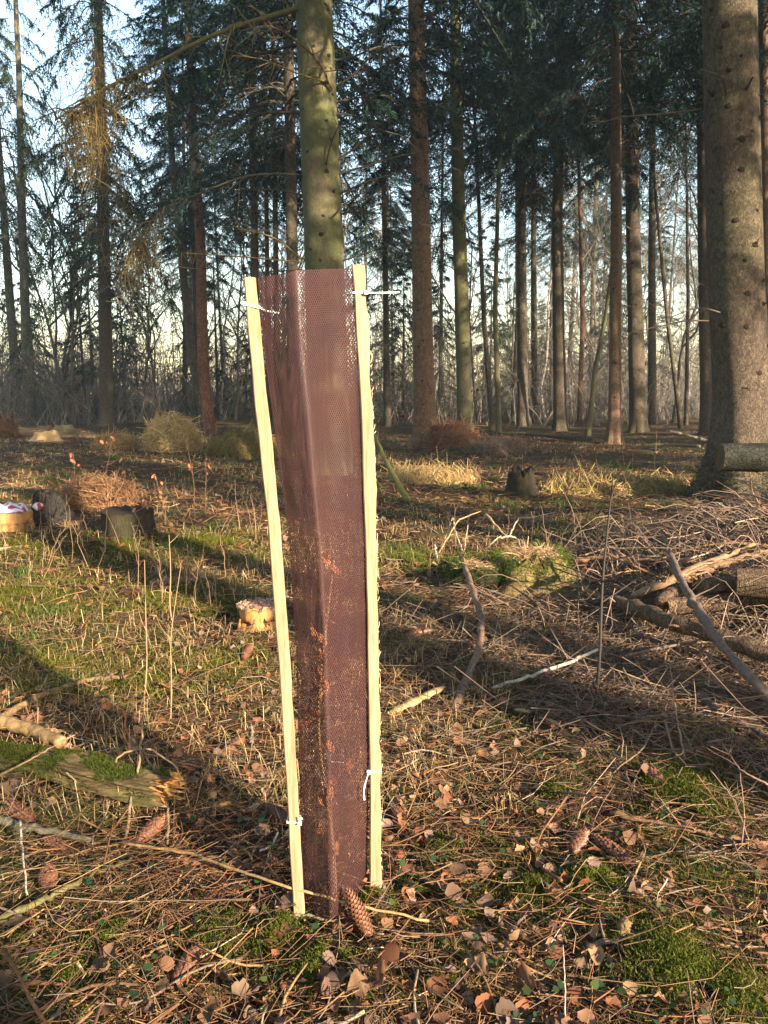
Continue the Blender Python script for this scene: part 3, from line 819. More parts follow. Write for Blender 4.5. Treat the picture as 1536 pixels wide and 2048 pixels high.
def foot_moss():
    g = np.random.default_rng(77)
    mesh = [c for c in big.root.children if c.name.startswith('trunk')][0].data
    co = np.zeros(len(mesh.vertices) * 3, np.float32); mesh.vertices.foreach_get('co', co); co = co.reshape(-1, 3)
    no = np.zeros(len(mesh.vertices) * 3, np.float32); mesh.vertices.foreach_get('normal', no); no = no.reshape(-1, 3)
    mask = (co[:, 2] > -.1) & (co[:, 2] < .62)
    co, no = co[mask], no[mask]
    i = g.integers(0, len(co), 11000)
    p = co[i] + np.cross(no[i], g.normal(0, .06, (11000, 3)))
    keep = g.random(11000) > np.clip(p[:, 2] / .62, 0, 1) * .9
    mb = MB()
    moss_tufts(mb, p[keep] - no[i][keep] * .004, no[i][keep], g, .028, ((.03, .05, .010), (.075, .095, .018)), 3)
    tag(mb.build('moss', M['moss'], next(c for c in big.root.children if c.name.startswith('trunk')), False), kind='stuff')
foot_moss()

# ----- bare broadleaf trees on the left and right
bare_tree('many-stemmed bare tree with upswept limbs, left of the scaly grey spruce', 118, 842, 2, 1.4)
bare_tree('bare tree with crooked foot tight left of the scaly grey spruce', 146, 842, 4, 1.3)
bare_tree('bare slim tree between bent dark trunk and guard', 470, 840, 1, .9)
bare_tree('bare forked tree in the bright gap right of the bright stump', 250, 838, 0, .8)
bare_tree('leafless tree behind the lit yellow trunk', 955, 842, 3, 1.1)
bare_tree('leafless tree right of the broad golden trunk', 1345, 846, 0, 1.0)
bare_tree('pale birch glimpsed between the close pair and the lone brown spruce', 1090, 835, 5, 1.0)
bare_tree('pale birch behind the lit yellow trunk', 930, 834, 5, .95)

# ----- background wood: individuals too far to tell apart share a label
g0 = np.random.default_rng(900)
def frustum_x(Y, lo=-.62, hi=.62): return g0.uniform(lo, hi) * Y
for i in range(25):
    Y = g0.uniform(34, 62)
    x = frustum_x(Y)
    if -.52 < x / Y < -.40 and Y < 60: continue
    H = g0.uniform(18, 26)
    b = np.array([x, Y, float(T(x, Y))])
    me, base, ax, rad = trunk_mesh('trunk', [b, b + [g0.normal(0, .15), 0, 6]], g0.uniform(.10, .19), H, M[['bark_dark', 'bark_spruce', 'bark_grey'][i % 3]], .3, nside=8, nr=24, seed=i)
    root = thing('spruce_tree', 'thin spruce trunk deep in the hazy wood behind the clearing', 'tree', base, 'thin spruces deep in the wood')
    link('trunk', me, root)
    cz = g0.uniform(7, 11)
    share('crown', CROWNS[i % 4], root, (0, 0, cz), (0, 0, g0.uniform(0, 6.28)), (.85, .85, (H - cz) / 17))
    o = share('dead_twigs', TANGLES[i % 4], root, (0, 0, 0), (0, 0, g0.uniform(0, 6.28)), 1.0); tag(o, kind='stuff')
for i in range(80):
    Y = g0.uniform(36, 74)
    x = frustum_x(Y)
    v = [0, 1, 2, 3, 4, 5, 3, 1][i % 8]
    bare_tree('thin leafless tree in the hazy thicket at the clearing edge', 0, 0, v, g0.uniform(.7, 1.15), 'leafless trees of the background thicket', g0.uniform(0, 6.28), p=(x, Y, float(T(x, Y))))
for i in range(30):
    Y = g0.uniform(36, 66)
    x = g0.uniform(-.62, -.1) * Y if i % 2 else g0.uniform(.0, .6) * Y
    root = thing('young_spruce', 'young bushy spruce showing pale green through the background haze', 'tree', (x, Y, float(T(x, Y))), 'young spruces in the background')
    k = g0.uniform(.45, .8)
    share('crown', PALE_CROWNS[i % 2] if i % 3 else CROWNS[3], root, (0, 0, .3), (0, 0, g0.uniform(0, 6.28)), (k * 1.1, k * 1.1, k))
    mb = MB().tubes(np.array([[0, 0, -.2], [0, 0, 4 * k], [0, 0, 11 * k]]), np.array([.09, .07, .02]), 7, col=np.array([.07, .06, .05]))
    mb.build('trunk', M['twig'], root)

# thicket of thin shoots: nobody could count it
def thicket(name, n, Y0, Y1, xr, hr, r, seed, col, label, lean=.25):
    g = np.random.default_rng(seed)
    Y = g.uniform(Y0, Y1, n); x = g.uniform(*xr, n) * Y
    kp = vnoise(x * .22 + 50, Y * .22, seed) > (.40 if name == 'undergrowth' else .2); Y, x = Y[kp], x[kp]; n = len(x)
    h = g.uniform(*hr, n)
    s = np.linspace(0, 1, 5)
    d = g.normal(0, lean, (n, 2))
    p = np.zeros((n, 5, 3))
    p[:, :, 0] = x[:, None] + d[:, :1] * h[:, None] * s ** 1.5
    p[:, :, 1] = Y[:, None] + d[:, 1:] * h[:, None] * s ** 1.5
    p[:, :, 2] = T(x, Y)[:, None] + h[:, None] * s * g.uniform(.6, 1, n)[:, None] - .05
    p += np.cumsum(g.normal(0, .03, p.shape), 1) * h[:, None, None] * (np.arange(5) > 0)[None, :, None]
    c = np.array(col) * g.uniform(.5, 1.6, (n, 1))
    mb = MB().tubes(p, (r * (1.15 - s))[None] * g.uniform(.6, 1.5, (n, 1)), 3, col=c)
    b = np.repeat(np.arange(n), 3); m = len(b)
    q = g.integers(1, 5, m)
    hd = g.normal(0, 1, (m, 3)); hd[:, 2] = np.abs(hd[:, 2]) * .7; hd /= np.linalg.norm(hd, axis=1, keepdims=True)
    t = np.linspace(0, 1, 3)
    tp = p[b, q][:, None] + hd[:, None] * (h[b] * g.uniform(.1, .35, m))[:, None, None] * t[None, :, None]
    mb.tubes(tp, (r * .6 * (1.2 - t))[None] * np.ones((m, 1)), 3, col=c[b])
    o = mb.build(name, M['twig'])
    return tag(o, label, 'undergrowth', kind='stuff')
thicket('undergrowth', 8000, 30, 62, (-.62, .62), (1.0, 6.0), .013, 401, (.13, .115, .10), 'grey-brown leafless undergrowth along the wood edge', .5)
thicket('distant_woodland', 3700, 62, 110, (-.66, .66), (3, 14), .04, 402, (.13, .115, .095), 'far-off leafless wood closing the view', .08)

# ---------------------------------------------------------------- tree guard
bl = G(600, 1836); br = G(750, 1789)
gY = (bl[1] + br[1]) / 2
guard = thing('tree_guard', 'brown plastic mesh tree guard tied between two pale wooden stakes', 'tree guard', ((bl[0] + br[0]) / 2, gY, float(T((bl[0] + br[0]) / 2, gY))))
gb = np.array(guard.location)
def stake(pix, Y0, Y1, w, th, fringe, seed):
    """pix: axis of the stake in the photo, top to bottom"""
    g = np.random.default_rng(seed)
    n = 46
    py = np.linspace(pix[0][1], pix[-1][1], n)
    px = np.interp(py, [p[1] for p in pix], [p[0] for p in pix])
    Yv = np.linspace(Y1, Y0, n)
    C = np.array([PY(a, b, y) for a, b, y in zip(px, py, Yv)])
    ex = (C[-1] - C[-2]) / np.linalg.norm(C[-1] - C[-2])
    C = np.vstack([C, C[-1] + ex * .08])
    n += 1
    hw = w / 2 * np.ones(n)
    jl = np.convolve(g.normal(0, .0010, n), np.ones(3) / 3, 'same')
    jr = np.convolve(g.normal(0, .0035 if fringe else .0012, n), np.ones(2) / 2, 'same')
    bev = .0022
    prof = lambda L, Rr: [(-L + bev, -th / 2), (Rr - bev, -th / 2), (Rr, -th / 2 + bev), (Rr, th / 2 - bev), (Rr - bev, th / 2), (-L + bev, th / 2), (-L, th / 2 - bev), (-L, -th / 2 + bev)]
    yaw = R_(6)
    V = []
    for i in range(n):
        for a, b in prof(hw[i] + jl[i], hw[i] + jr[i]):
            V.append(C[i] + np.array([a * math.cos(yaw) - b * math.sin(yaw), a * math.sin(yaw) + b * math.cos(yaw), 0]))
    V = np.array(V).reshape(n, 8, 3)
    idx = np.arange(n * 8).reshape(n, 8); nx = np.roll(idx, -1, 1)
    q = np.stack([idx[:-1], idx[1:], nx[1:], nx[:-1]], -1).reshape(-1, 4)
    mb = MB().add(V - gb, quads=q)
    top = V[0] - gb
    cq = [[0, 1, 2, 3], [0, 3, 4, 7], [4, 5, 6, 7]]
    mb.add(top, quads=cq)
    o = mb.build('stake', M['lath'], guard, False)
    return C, o
Yl, Yr = bl[1], br[1]
wl = 23.5 * mpp(bl) * .93
CL, _ = stake([(500, 556), (522, 800), (548, 1050), (571, 1350), (586, 1600), (599, 1838)], Yl, Yl + .03, .0268, .024, False, 5)
CR, sr = stake([(716, 531), (731, 760), (741, 1050), (747, 1350), (751, 1600), (750, 1790)], Yr, Yr + .02, .0275, .024, True, 6)
tag(sr, 'pale wooden stake with splintered right edge')
def fibres():
    g = np.random.default_rng(8)
    n = 90
    i = g.integers(6, 44, n)
    st = CR[i] + np.array([.0137, 0, 0]) + g.normal(0, .004, (n, 3)) * [0.2, .8, 1]
    e = np.stack([g.uniform(.001, .006, n), g.normal(0, .003, n), g.normal(0, .012, n)], 1)
    mb = MB().tubes(np.stack([st, st + e * .5 + [0.001, 0, 0], st + e], 1) - gb, np.array([.0009, .0008, .0005])[None] * np.ones((n, 1)), 3, col=np.array([.6, .48, .3]))
    tag(mb.build('splinter_fringe', M['twig'], sr), kind='stuff')
fibres()
# the net: a flattened tube with four edges (left, front crease, right, back crease)
def net_tube():
    g = np.random.default_rng(9)
    ys = [545, 700, 900, 1100, 1300, 1500, 1700, 1832]
    Lx = [514, 528, 555, 580, 592, 597, 603, 613]
    Fx = [591, 601, 621, 640, 649, 656, 660, 664]
    Rx = [705, 715, 723, 730, 736, 738, 735, 731]
    top_l, top_f, top_r = 556, 540, 536
    n = 70
    rows = []
    for k in range(n):
        t = k / (n - 1)
        def row(xs, ytop, ybot, Y):
            py = ytop + (ybot - ytop) * t
            return PY(np.interp(py, ys, xs), py, Y)
        L = row(Lx, top_l, 1834, Yl + .03)
        Fr = row(Fx, top_f, 1838, Yl - .045 + .02 * math.sin(t * 5))
        Rr = row(Rx, top_r, 1790, Yr + .01)
        B = row([x + 6 for x in Fx], 541, 1770, Yr + .085)
        ring = []
        for a, b, m in ((L, Fr, 9), (Fr, Rr, 14), (Rr, B, 9), (B, L, 9)):
            for j in range(m):
                s = j / m
                p = a + (b - a) * s
                nrm = np.cross(b - a, [0, 0, 1]); nrm /= np.linalg.norm(nrm) + 1e-9
                wob = .004 * math.sin(t * 7 + s * 5 + m) + .002 * math.sin(t * 19 + s * 9 + m * 2) + .001 * math.sin(t * 41 - s * 14)
                ring.append(p + nrm * wob * math.sin(math.pi * s) * 1.2)
        rows.append(ring)
    V = np.array(rows)
    m = V.shape[1]
    ring = np.concatenate([V, V[:, :1]], 1)
    ul = np.concatenate([np.zeros((n, 1)), np.cumsum(np.linalg.norm(np.diff(ring, axis=1), axis=2), 1)], 1).mean(0)
    vl = np.linspace(0, 1.5, n)
    idx = np.arange(n * (m + 1)).reshape(n, m + 1)
    q = np.stack([idx[:-1, :-1], idx[1:, :-1], idx[1:, 1:], idx[:-1, 1:]], -1).reshape(-1, 4)
    me = mesh_from(ring.reshape(-1, 3) - gb, [q], [], np.ones((n * (m + 1), 3)), 'net')
    uv = me.uv_layers.new(name='UVMap')
    UVv = np.stack([np.tile(ul, (n, 1)), np.tile(vl[:, None], (1, m + 1))], -1).reshape(-1, 2)
    uv.data.foreach_set('uv', UVv[q.ravel()].astype(np.float32).ravel())
    me.materials.append(M['net'])
    return link('net', me, guard), V
_, NETV = net_tube()
# cable ties
def strap(path, w, th=.0014):
    """flat band along a path, its width vertical"""
    P_ = np.asarray(path, float); n = len(P_)
    Tn = np.gradient(P_, axis=0); Tn /= np.linalg.norm(Tn, axis=1, keepdims=True)
    up = np.array([0, 0, 1.0]) - Tn * Tn[:, 2:3]; up /= np.linalg.norm(up, axis=1, keepdims=True)
    nn = np.cross(Tn, up)
    V = np.stack([P_ + up * w / 2 + nn * th / 2, P_ - up * w / 2 + nn * th / 2, P_ - up * w / 2 - nn * th / 2, P_ + up * w / 2 - nn * th / 2], 1)
    idx = np.arange(n * 4).reshape(n, 4); nx = np.roll(idx, -1, 1)
    q = np.stack([idx[:-1], nx[:-1], nx[1:], idx[1:]], -1).reshape(-1, 4)
    q = np.vstack([q, [[0, 3, 2, 1]], [[4 * n - 4, 4 * n - 3, 4 * n - 2, 4 * n - 1]]])
    return V.reshape(-1, 3), q
def box(mb, c, h, col=None):
    s = np.array([[a, b, d] for a in (-1, 1) for b in (-1, 1) for d in (-1, 1)]) * np.array(h) + np.array(c)
    mb.add(s, quads=[[0, 1, 3, 2], [4, 6, 7, 5], [0, 4, 5, 1], [2, 3, 7, 6], [0, 2, 6, 4], [1, 5, 7, 3]], col=col)
def tie(C, zpy, pixtail, tailY, inner, w=.0038, headside=1, tilt=0.0, label=None):
    py = zpy
    i = int(np.argmin(np.abs(np.array([CY - F * (np.dot(c - EYE, UP) / np.dot(c - EYE, FWD)) for c in C]) - py)))
    c = C[i]
    hx, hy = .0155, .0142
    loop = []
    for a, b in ((-1, -1), (1, -1), (1, 1), (-1, 1), (-1, -1)):
        loop.append(c + np.array([a * hx, b * hy, tilt * a * hx]))
    mb = MB()
    for p, q_ in zip(loop[:-1], loop[1:]):
        v, q = strap([p, (p + q_) / 2, q_], w)
        mb.add(v - gb, quads=q)
    head = c + np.array([headside * hx, -hy - .002, tilt * headside * hx])
    hb = MB(); box(hb, head - gb, (.0042, .0035, .0042))
    tail = [head] + [PY(px, py_, Y) for (px, py_), Y in zip(pixtail, tailY)]
    v, q = strap(smoothpoly(tail, 10), w * .9)
    mb.add(v - gb, quads=q)
    if inner:
        v, q = strap(smoothpoly([c + np.array([-headside * hx, -hy, 0])] + [PY(px, py_, Y) for (px, py_), Y in inner], 8), w)
        mb.add(v - gb, quads=q)
    o = mb.build('cable_tie', M['plastic_white'], guard, False)
    hb.build('head', M['plastic_white'], o, False)
    if label: tag(o, label)
tie(CR, 587, [(760, 586), (799, 584)], [Yr - .01, Yr - .01], [((700, 589), Yr + .02), ((684, 590), Yr + .03)], headside=1, label='white cable tie with straight tail pointing right')
tie(CL, 618, [(488, 610), (482, 605)], [Yl, Yl], [((525, 621), Yl + .035), ((558, 626), Yl + .05)], headside=-1, tilt=-.25, label='white cable tie passing through the net')
tie(CR, 1550, [(733, 1560), (726, 1580), (729, 1600)], [Yr - .045, Yr - .05, Yr - .05], None, w=.004, headside=-1, label='white cable tie with tail curling down')
tie(CL, 1628, [(600, 1634), (605, 1638)], [Yl - .02, Yl - .02], None, w=.0036, headside=1, label='white cable tie knotted low on the left stake')

# ---------------------------------------------------------------- leaves
def leaf_mesh(name, seed, L=1.0, W=.8, curl=.25, teeth=.075, m='dead_leaf', n=20):
    """rounded leaf with toothed rim, midrib fold and curl, plus stalk; unit length along +y"""
    g = np.random.default_rng(seed)
    t = np.linspace(0, 1, n // 2 + 1)
    half = W / 2 * np.sin(math.pi * t ** .8) ** .85 * (1 + teeth * g.normal(0, 1.4, len(t)))
    half[0] = half[-1] = 0
    cx = .06 * np.sin(t * 3 + g.random() * 6)
    z = lambda x, y: curl * (x * x * 2.2 + .7 * (y - .5) ** 2) + curl * .3 * math.sin(x * 9 + y * 5 + seed) * .5
    V, tris = [], []
    k = len(t)
    for i in range(k):
        for s in (-1, 0, 1):
            x, y = cx[i] + s * half[i], t[i] * L
            V.append((x, y - .5, z(x, y) + (.03 if s else 0)))
    for i in range(k - 1):
        for s in (0, 1):
            a, b, c, d = 3 * i + s, 3 * i + s + 1, 3 * i + s + 4, 3 * i + s + 3
            tris += [(a, b, c), (a, c, d)]
    mb = MB().add(np.array(V), tris=tris)
    mb.tubes(np.array([[0, -.5, .02], [.03, -.65, .04], [.02, -.85, .02]]), np.array([.015, .012, .012]), 3)
    me = mesh_from(np.concatenate(mb.v), mb.q, mb.t, np.concatenate(mb.c), name, True)
    me.materials.append(M[m])
    return me
LEAVES = [leaf_mesh('dead_leaf', s, W=w, curl=c) for s, w, c in ((1, .95, .3), (2, .8, .5), (3, 1.0, .15), (4, .7, .7), (5, .85, -.4), (6, .9, .9), (7, .6, .4), (8, 1.0, -.25))]
RUSSET = [leaf_mesh('leaf', 20 + s, W=.45, curl=.6, m='russet') for s in range(4)]

def seedling(label, base, tip, nleaf, seed, r=.0028, leafsize=.045, col=(.20, .11, .07), name='beech_seedling', group=None, twigs=3, low=.45, tl=1.0):
    g = np.random.default_rng(seed)
    base = np.asarray(base, float); tip = np.asarray(tip, float)
    root = thing(name, label, 'seedling', base, group)
    d = tip - base
    mid = base + d * .5 + g.normal(0, .04, 3) * np.linalg.norm(d)
    sp = smoothpoly([base - [0, 0, .03], base + d * .25 + g.normal(0, .015, 3), mid, tip], 12)
    mb = MB().tubes(sp - base, np.linspace(r * 1.3, r * .5, 12), 5, col=np.array(col))
    stem = mb.build('stem', M['twig'], root)
    ends = [(sp[-1], d)]
    for k in range(twigs):
        i = int(g.integers(4, 11))
        e = g.normal(0, 1, 3); e[2] = abs(e[2]) * .8 + .3; e /= np.linalg.norm(e)
        l = np.linalg.norm(d) * g.uniform(.12, .3) * tl
        tw = smoothpoly([sp[i], sp[i] + e * l * .5 + g.normal(0, .01, 3), sp[i] + e * l], 5)
        MB().tubes(tw - base, np.linspace(r * .6, r * .3, 5), 4, col=np.array(col)).build('twig', M['twig'], stem)
        ends.append((tw[-1], e)); ends.append((tw[2], e))
    for k in range(nleaf):
        if g.random() < .6:
            p, _ = ends[int(g.integers(len(ends)))]
        else:
            i = int(g.integers(int(12 * low), 12)); p = sp[i]
        p = p + g.normal(0, leafsize * .3, 3)
        share('leaf', RUSSET[int(g.integers(4))], root, p - base, (g.uniform(-2.4, -.4), g.uniform(-.6, .6), g.uniform(0, 6.28)), leafsize * g.uniform(.6, 1.2))
    return root
# the young tree inside the guard
ins = PY(672, 1800, gY + .02); ins[2] = float(T(ins[0], ins[1]))
seedling('young beech with curled orange leaves inside the mesh guard', ins, PY(668, 1120, gY + .02), 30, 15, .005, .05, (.24, .14, .08), 'beech_sapling', None, 8, .2, .2)

# ---------------------------------------------------------------- stumps
def stump(label, px, py, wpx, h, side_m, top_m, seed, flare=.35, tilt=(0, 0), uneven=.12, moss=0, moss_cols=None, notch=0.0, name='tree_stump', p=None, mossarc=None):
    g = np.random.default_rng(seed)
    b = G(px, py) if p is None else p
    r = wpx * mpp(b) / 2
    b = b + np.array([0, r * .8, 0]); b[2] = float(T(b[0], b[1]))
    root = thing(name, label, 'stump', b)
    n = 36; th = np.arange(n) * 2 * math.pi / n
    zz = np.array([-.12, -.02, .06 * 1, h * .35, h * .65, h * .9, h])
    ph = g.uniform(0, 6.28, 5)
    lob = np.cos(4 * th + ph[0] + .7 * np.sin(2 * th + ph[1])) * .5 + .5
    V = []
    for k, z in enumerate(zz):
        f = 1 + flare * np.exp(-max(z, -.02) / (h * .45)) * (.4 + lob)
        rr = r * .86 * f * (1 + .06 * np.sin(3 * th + ph[2]) + .035 * np.sin(7 * th + ph[3]) + .03 * g.standard_normal(n))
        if notch: rr *= 1 - notch * np.exp(-((th - 4.75) / .12) ** 2) * (z > 0)
        zt = z + (tilt[0] * np.cos(th) + tilt[1] * np.sin(th)) * (z / h) * r
        if k == len(zz) - 1: zt = zt + g.normal(0, uneven * h * .35, n)
        V.append(np.stack([rr * np.cos(th), rr * np.sin(th), zt], 1))
    V = np.array(V)
    K = len(zz)
    idx = np.arange(K * n).reshape(K, n); nx = np.roll(idx, -1, 1)
    q = np.stack([idx[:-1], nx[:-1], nx[1:], idx[1:]], -1).reshape(-1, 4)
    side = MB().add(V, quads=q).build('side', M[side_m], root)
    # cut top: rings with a little relief
    top = []
    for f in (1.0, .75, .5, .25, .02):
        ring = V[-1] * [f, f, 1]
        ring = ring.copy(); ring[:, 2] = V[-1][:, 2] * f + (V[-1][:, 2].mean()) * (1 - f) + g.normal(0, uneven * h * .12, n) * (f < 1) - .0
        top.append(ring)
    top = np.array(top)
    idx = np.arange(5 * n).reshape(5, n); nx = np.roll(idx, -1, 1)
    q = np.stack([idx[:-1], nx[:-1], nx[1:], idx[1:]], -1).reshape(-1, 4)
    MB().add(top, quads=q).build('cut_top', M[top_m], root)
    if moss:
        i = g.integers(0, n, moss); k = np.clip(g.normal(5.2, 1.3, moss), 1, 6).astype(int)
        if mossarc:
            ok = (np.abs((th[i] - mossarc[0] + math.pi) % (2 * math.pi) - math.pi) < mossarc[1]); i, k = i[ok], k[ok]
        p_ = V[k, i] + g.normal(0, .02, (len(i), 3))
        nr = np.stack([np.cos(th[i]), np.sin(th[i]), np.full(len(i), .8)], 1)
        mb = MB(); moss_tufts(mb, p_, nr, g, .011, moss_cols or ((.05, .10, .012), (.14, .20, .025)), 4)
        tag(mb.build('moss', M['moss'], side, False), kind='stuff')
    return root, b, r, V
sA = stump('low moss-crowned stump heaped with dry needles beside the brush pile', 1075, 1186, 150, .17, 'stump_earth', 'stump_earth', 61, .55, (0, .05), .35, 4200, None, .22)
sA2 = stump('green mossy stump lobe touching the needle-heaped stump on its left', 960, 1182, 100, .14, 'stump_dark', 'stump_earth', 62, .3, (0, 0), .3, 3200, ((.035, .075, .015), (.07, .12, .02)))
sB = stump('small fresh orange stump covered with gnawed cone scales, left of the guard', 514, 1262, 92, .105, 'wood_orange', 'wood_cut', 63, .12, (.05, -.05), .25, 260, None, 0, mossarc=(2.6, .7))
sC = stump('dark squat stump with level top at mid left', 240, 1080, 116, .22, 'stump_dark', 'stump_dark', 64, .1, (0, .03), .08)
sD = stump('sunlit yellow stump far back on the left', 84, 884, 46, .24, 'wood_cut', 'wood_cut', 65, .7, (.1, 0), .2)
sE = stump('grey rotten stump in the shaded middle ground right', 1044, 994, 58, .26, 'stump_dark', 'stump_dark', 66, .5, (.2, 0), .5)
sF = stump('tan cut stump at the left edge carrying a printed bag', 6, 1064, 96, .15, 'wood_orange', 'wood_cut', 67, .08, (0, 0), .06)
sG = stump('dark low stump beyond the bright yellow stump', 120, 862, 40, .18, 'stump_dark', 'stump_dark', 68, .4)

# printed bag on the left-edge stump
def bag_obj():
    g = np.random.default_rng(70)
    root, b, r, V = sF
    n, m = 22, 18
    u, v = np.meshgrid(np.linspace(-1, 1, n), np.linspace(-1, 1, m))
    x = u * r * .8 - r * .15; y = v * r * .7 + .02
    sx = np.sign(u) * np.abs(u) ** 1.0
    edge = np.clip((1 - np.abs(u) ** 4) * (1 - np.abs(v) ** 4), 0, 1)
    hgt = .055 * edge + .012 * np.sin(u * 9 + v * 4) * edge + .010 * np.sin(v * 11 - u * 3) * edge + g.normal(0, .003, u.shape) * edge
    top = np.stack([x, y, 0.155 + hgt], -1); bot = np.stack([x, y, 0.152 - 0 * hgt], -1)
    idx = np.arange(n * m).reshape(m, n)
    q = np.stack([idx[:-1, :-1], idx[:-1, 1:], idx[1:, 1:], idx[1:, :-1]], -1).reshape(-1, 4)
    mb = MB().add(top, quads=q).add(bot, quads=q[:, ::-1])
    # crimped corner at the right
    cr = np.stack([np.linspace(r * .95, r * 1.25, 6), np.zeros(6), 0.165 + .03 * np.sin(np.linspace(0, 3, 6))], 1)
    v_, q_ = strap(cr, .06, .003); mb.add(v_, quads=q_)
    o = mb.build('plastic_bag', M['bag'])
    o.location = Vector(b)
    o.rotation_euler = (0, 0, R_(12))
    tag(o, 'crumpled red and white printed plastic bag on the left-edge stump', 'bag')
bag_obj()
# charred root clump
def clump():
    g = np.random.default_rng(71)
    b = G(95, 1046)
    root = thing('charred_root_clump', 'black charred root clump between left-edge stump and dark squat stump', 'root clump', b)
    r = .16
    n, m = 20, 12
    th, ph = np.meshgrid(np.arange(n) * 2 * math.pi / n, np.linspace(-.5, 1.57, m))
    rr = r * (1 + .28 * np.sin(3 * th + 2 * ph) + .2 * np.sin(5 * th - 4 * ph) + .1 * g.standard_normal(th.shape) * (ph < 1.4))
    V = np.stack([rr * np.cos(ph) * np.cos(th) * 1.1, rr * np.cos(ph) * np.sin(th), rr * np.sin(ph) * 1.35 + .02], -1)
    idx = np.arange(n * m).reshape(m, n); nx = np.roll(idx, -1, 1)
    q = np.stack([idx[:-1], nx[:-1], nx[1:], idx[1:]], -1).reshape(-1, 4)
    MB().add(V, quads=q).build('clod', M['char'], root)
    for k in range(10):
        a = g.uniform(0, 6.28); e = np.array([math.cos(a), math.sin(a), g.uniform(-.3, .9)])
        MB().tubes(smoothpoly([e * r * .6, e * r * 1.1 + g.normal(0, .02, 3), e * r * g.uniform(1.3, 1.8) + g.normal(0, .03, 3)], 6), np.linspace(.016, .005, 6), 5).build('root', M['char'], root)
clump()
# lath lying at the left edge
def lying_lath():
    a, b = G(-60, 1104, .015), G(44, 1094, .015)
    mb = MB()
    d = (b - a) / np.linalg.norm(b - a)
    s = np.cross(d, [0, 0, 1]); s /= np.linalg.norm(s)
    V = []
    for p in (a - d * .5, b):
        for i, k in ((-1, -1), (1, -1), (1, 1), (-1, 1)):
            V.append(p + s * i * .013 + np.array([0, 0, 1]) * k * .012)
    V = np.array(V)
    mb.add(V - b, quads=[[0, 3, 2, 1], [4, 5, 6, 7], [0, 1, 5, 4], [1, 2, 6, 5], [2, 3, 7, 6], [3, 0, 4, 7]])
    o = mb.build('wooden_stake', M['lath'], None, False); o.location = Vector(b)
    tag(o, 'pale sawn stake lying on the ground at the left edge', 'stake')
lying_lath()

# ---------------------------------------------------------------- cones
def cone_mesh(seed, open_=.35, n=160, broken=0.0):
    g = np.random.default_rng(seed)
    mb = MB()
    def rad(t): return .135 * np.clip(np.sin(math.pi * np.clip(t * .9 + .08, 0, 1)) ** .62, .12, 1)
    K = 10
    zz = np.linspace(-.48, .48, K)
    mb.tubes(np.stack([np.zeros(K), zz, np.zeros(K)], 1), rad(np.linspace(0, 1, K)) * .8, 9, col=np.array([.03, .014, .009]), cap=True)  # core coloured dark as the shade in the gaps
    ga = 2.39996
    for i in range(n):
        t = (i + .5) / n
        if g.random() < broken: continue
        a = i * ga
        r = float(rad(t))
        y = -.5 + t * .97
        d = np.array([math.cos(a), 0, math.sin(a)]); s = np.array([-math.sin(a), 0, math.cos(a)]); ax = np.array([0, 1.0, 0])
        w = .075 * (r / .135) + .012; l = .105
        base = d * r * .72 + ax * (y - l * .5)
        mid = d * (r * 1.0 + .012 * open_) + ax * (y)
        tip = d * (r * 1.04 + .016 + .05 * open_) + ax * (y + l * .55)
        V = np.array([base - s * w * .4, base + s * w * .4, mid + s * w * .72, tip + s * w * .22, tip - s * w * .22, mid - s * w * .72, mid + d * .012])
        c = np.array([[.02, .008, .005]] * 2 + [[.095, .036, .019]] * 1 + [[.20, .095, .055]] * 2 + [[.095, .036, .019]] + [[.11, .040, .020]]) * g.uniform(.75, 1.2)  # near-black scale bases paint the shade between scales
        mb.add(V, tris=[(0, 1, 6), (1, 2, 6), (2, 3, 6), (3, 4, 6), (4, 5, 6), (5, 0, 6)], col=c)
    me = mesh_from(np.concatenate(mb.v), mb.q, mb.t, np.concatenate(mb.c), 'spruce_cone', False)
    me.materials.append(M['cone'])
    return me
CONES = [cone_mesh(1, .25), cone_mesh(2, .8, 120), cone_mesh(3, .45, 150, .12)]
def cone(label, p0, p1, var=0, lift=.016, z1=None, fat=1.0):
    a, b = G(*p0, lift), G(*p1, lift)
    if z1 is not None: b = PY(p1[0], p1[1], z1)
    d = b - a
    L = np.linalg.norm(d)
    o = link('spruce_cone', CONES[var])
    o.location = Vector((a + b) / 2)
    o.rotation_mode = 'QUATERNION'
    o.rotation_quaternion = Vector(d).to_track_quat('Y', 'Z')
    L = min(L, .17)
    f = min(1.0, .125 / L) * fat
    o.scale = (L * 1.05 * f, L, L * 1.05 * f)
    tag(o, label, 'pine cone', 'spruce cones on the forest floor')
cone('glossy brown cone propped against the foot of the mesh guard', (742, 1876), (694, 1778), 0, .02, bl[1] - .03)
cone('lone upright-lying cone in the bottom left foreground', (348, 1968), (402, 1888))
cone('cone half buried below the mossy rotten log', (272, 1686), (334, 1626))
cone('purplish cone at the left edge under the mossy log', (72, 1646), (2, 1606), 1)
cone('short stubby cone on the left under the grey fallen branch', (97, 1778), (95, 1733), 2, fat=1.3)
cone('cone standing on end just right of the guard', (802, 1664), (792, 1594))
cone('small opened cone right of the guard in the lower right', (1144, 1706), (1172, 1660), 1)
cone('long cone lying beside the small opened cone', (1270, 1732), (1180, 1672), 2)
cone('cone on the brown litter behind the right stake', (800, 1272), (872, 1258))
cone('cone above the litter cone, near the curved brown branch', (788, 1216), (846, 1212), 2)
cone('reddish cone among green sprigs under the curved left branch', (44, 1442), (104, 1424), 2)
cone('cone upright between the orange stump and the guard', (484, 1322), (505, 1286))
cone('cone left of the guard at half height, beside a grey stub', (440, 1512), (494, 1470))
cone('rounded cone lit in the grass left of the orange stump', (240, 1184), (284, 1184), 0, fat=1.2)
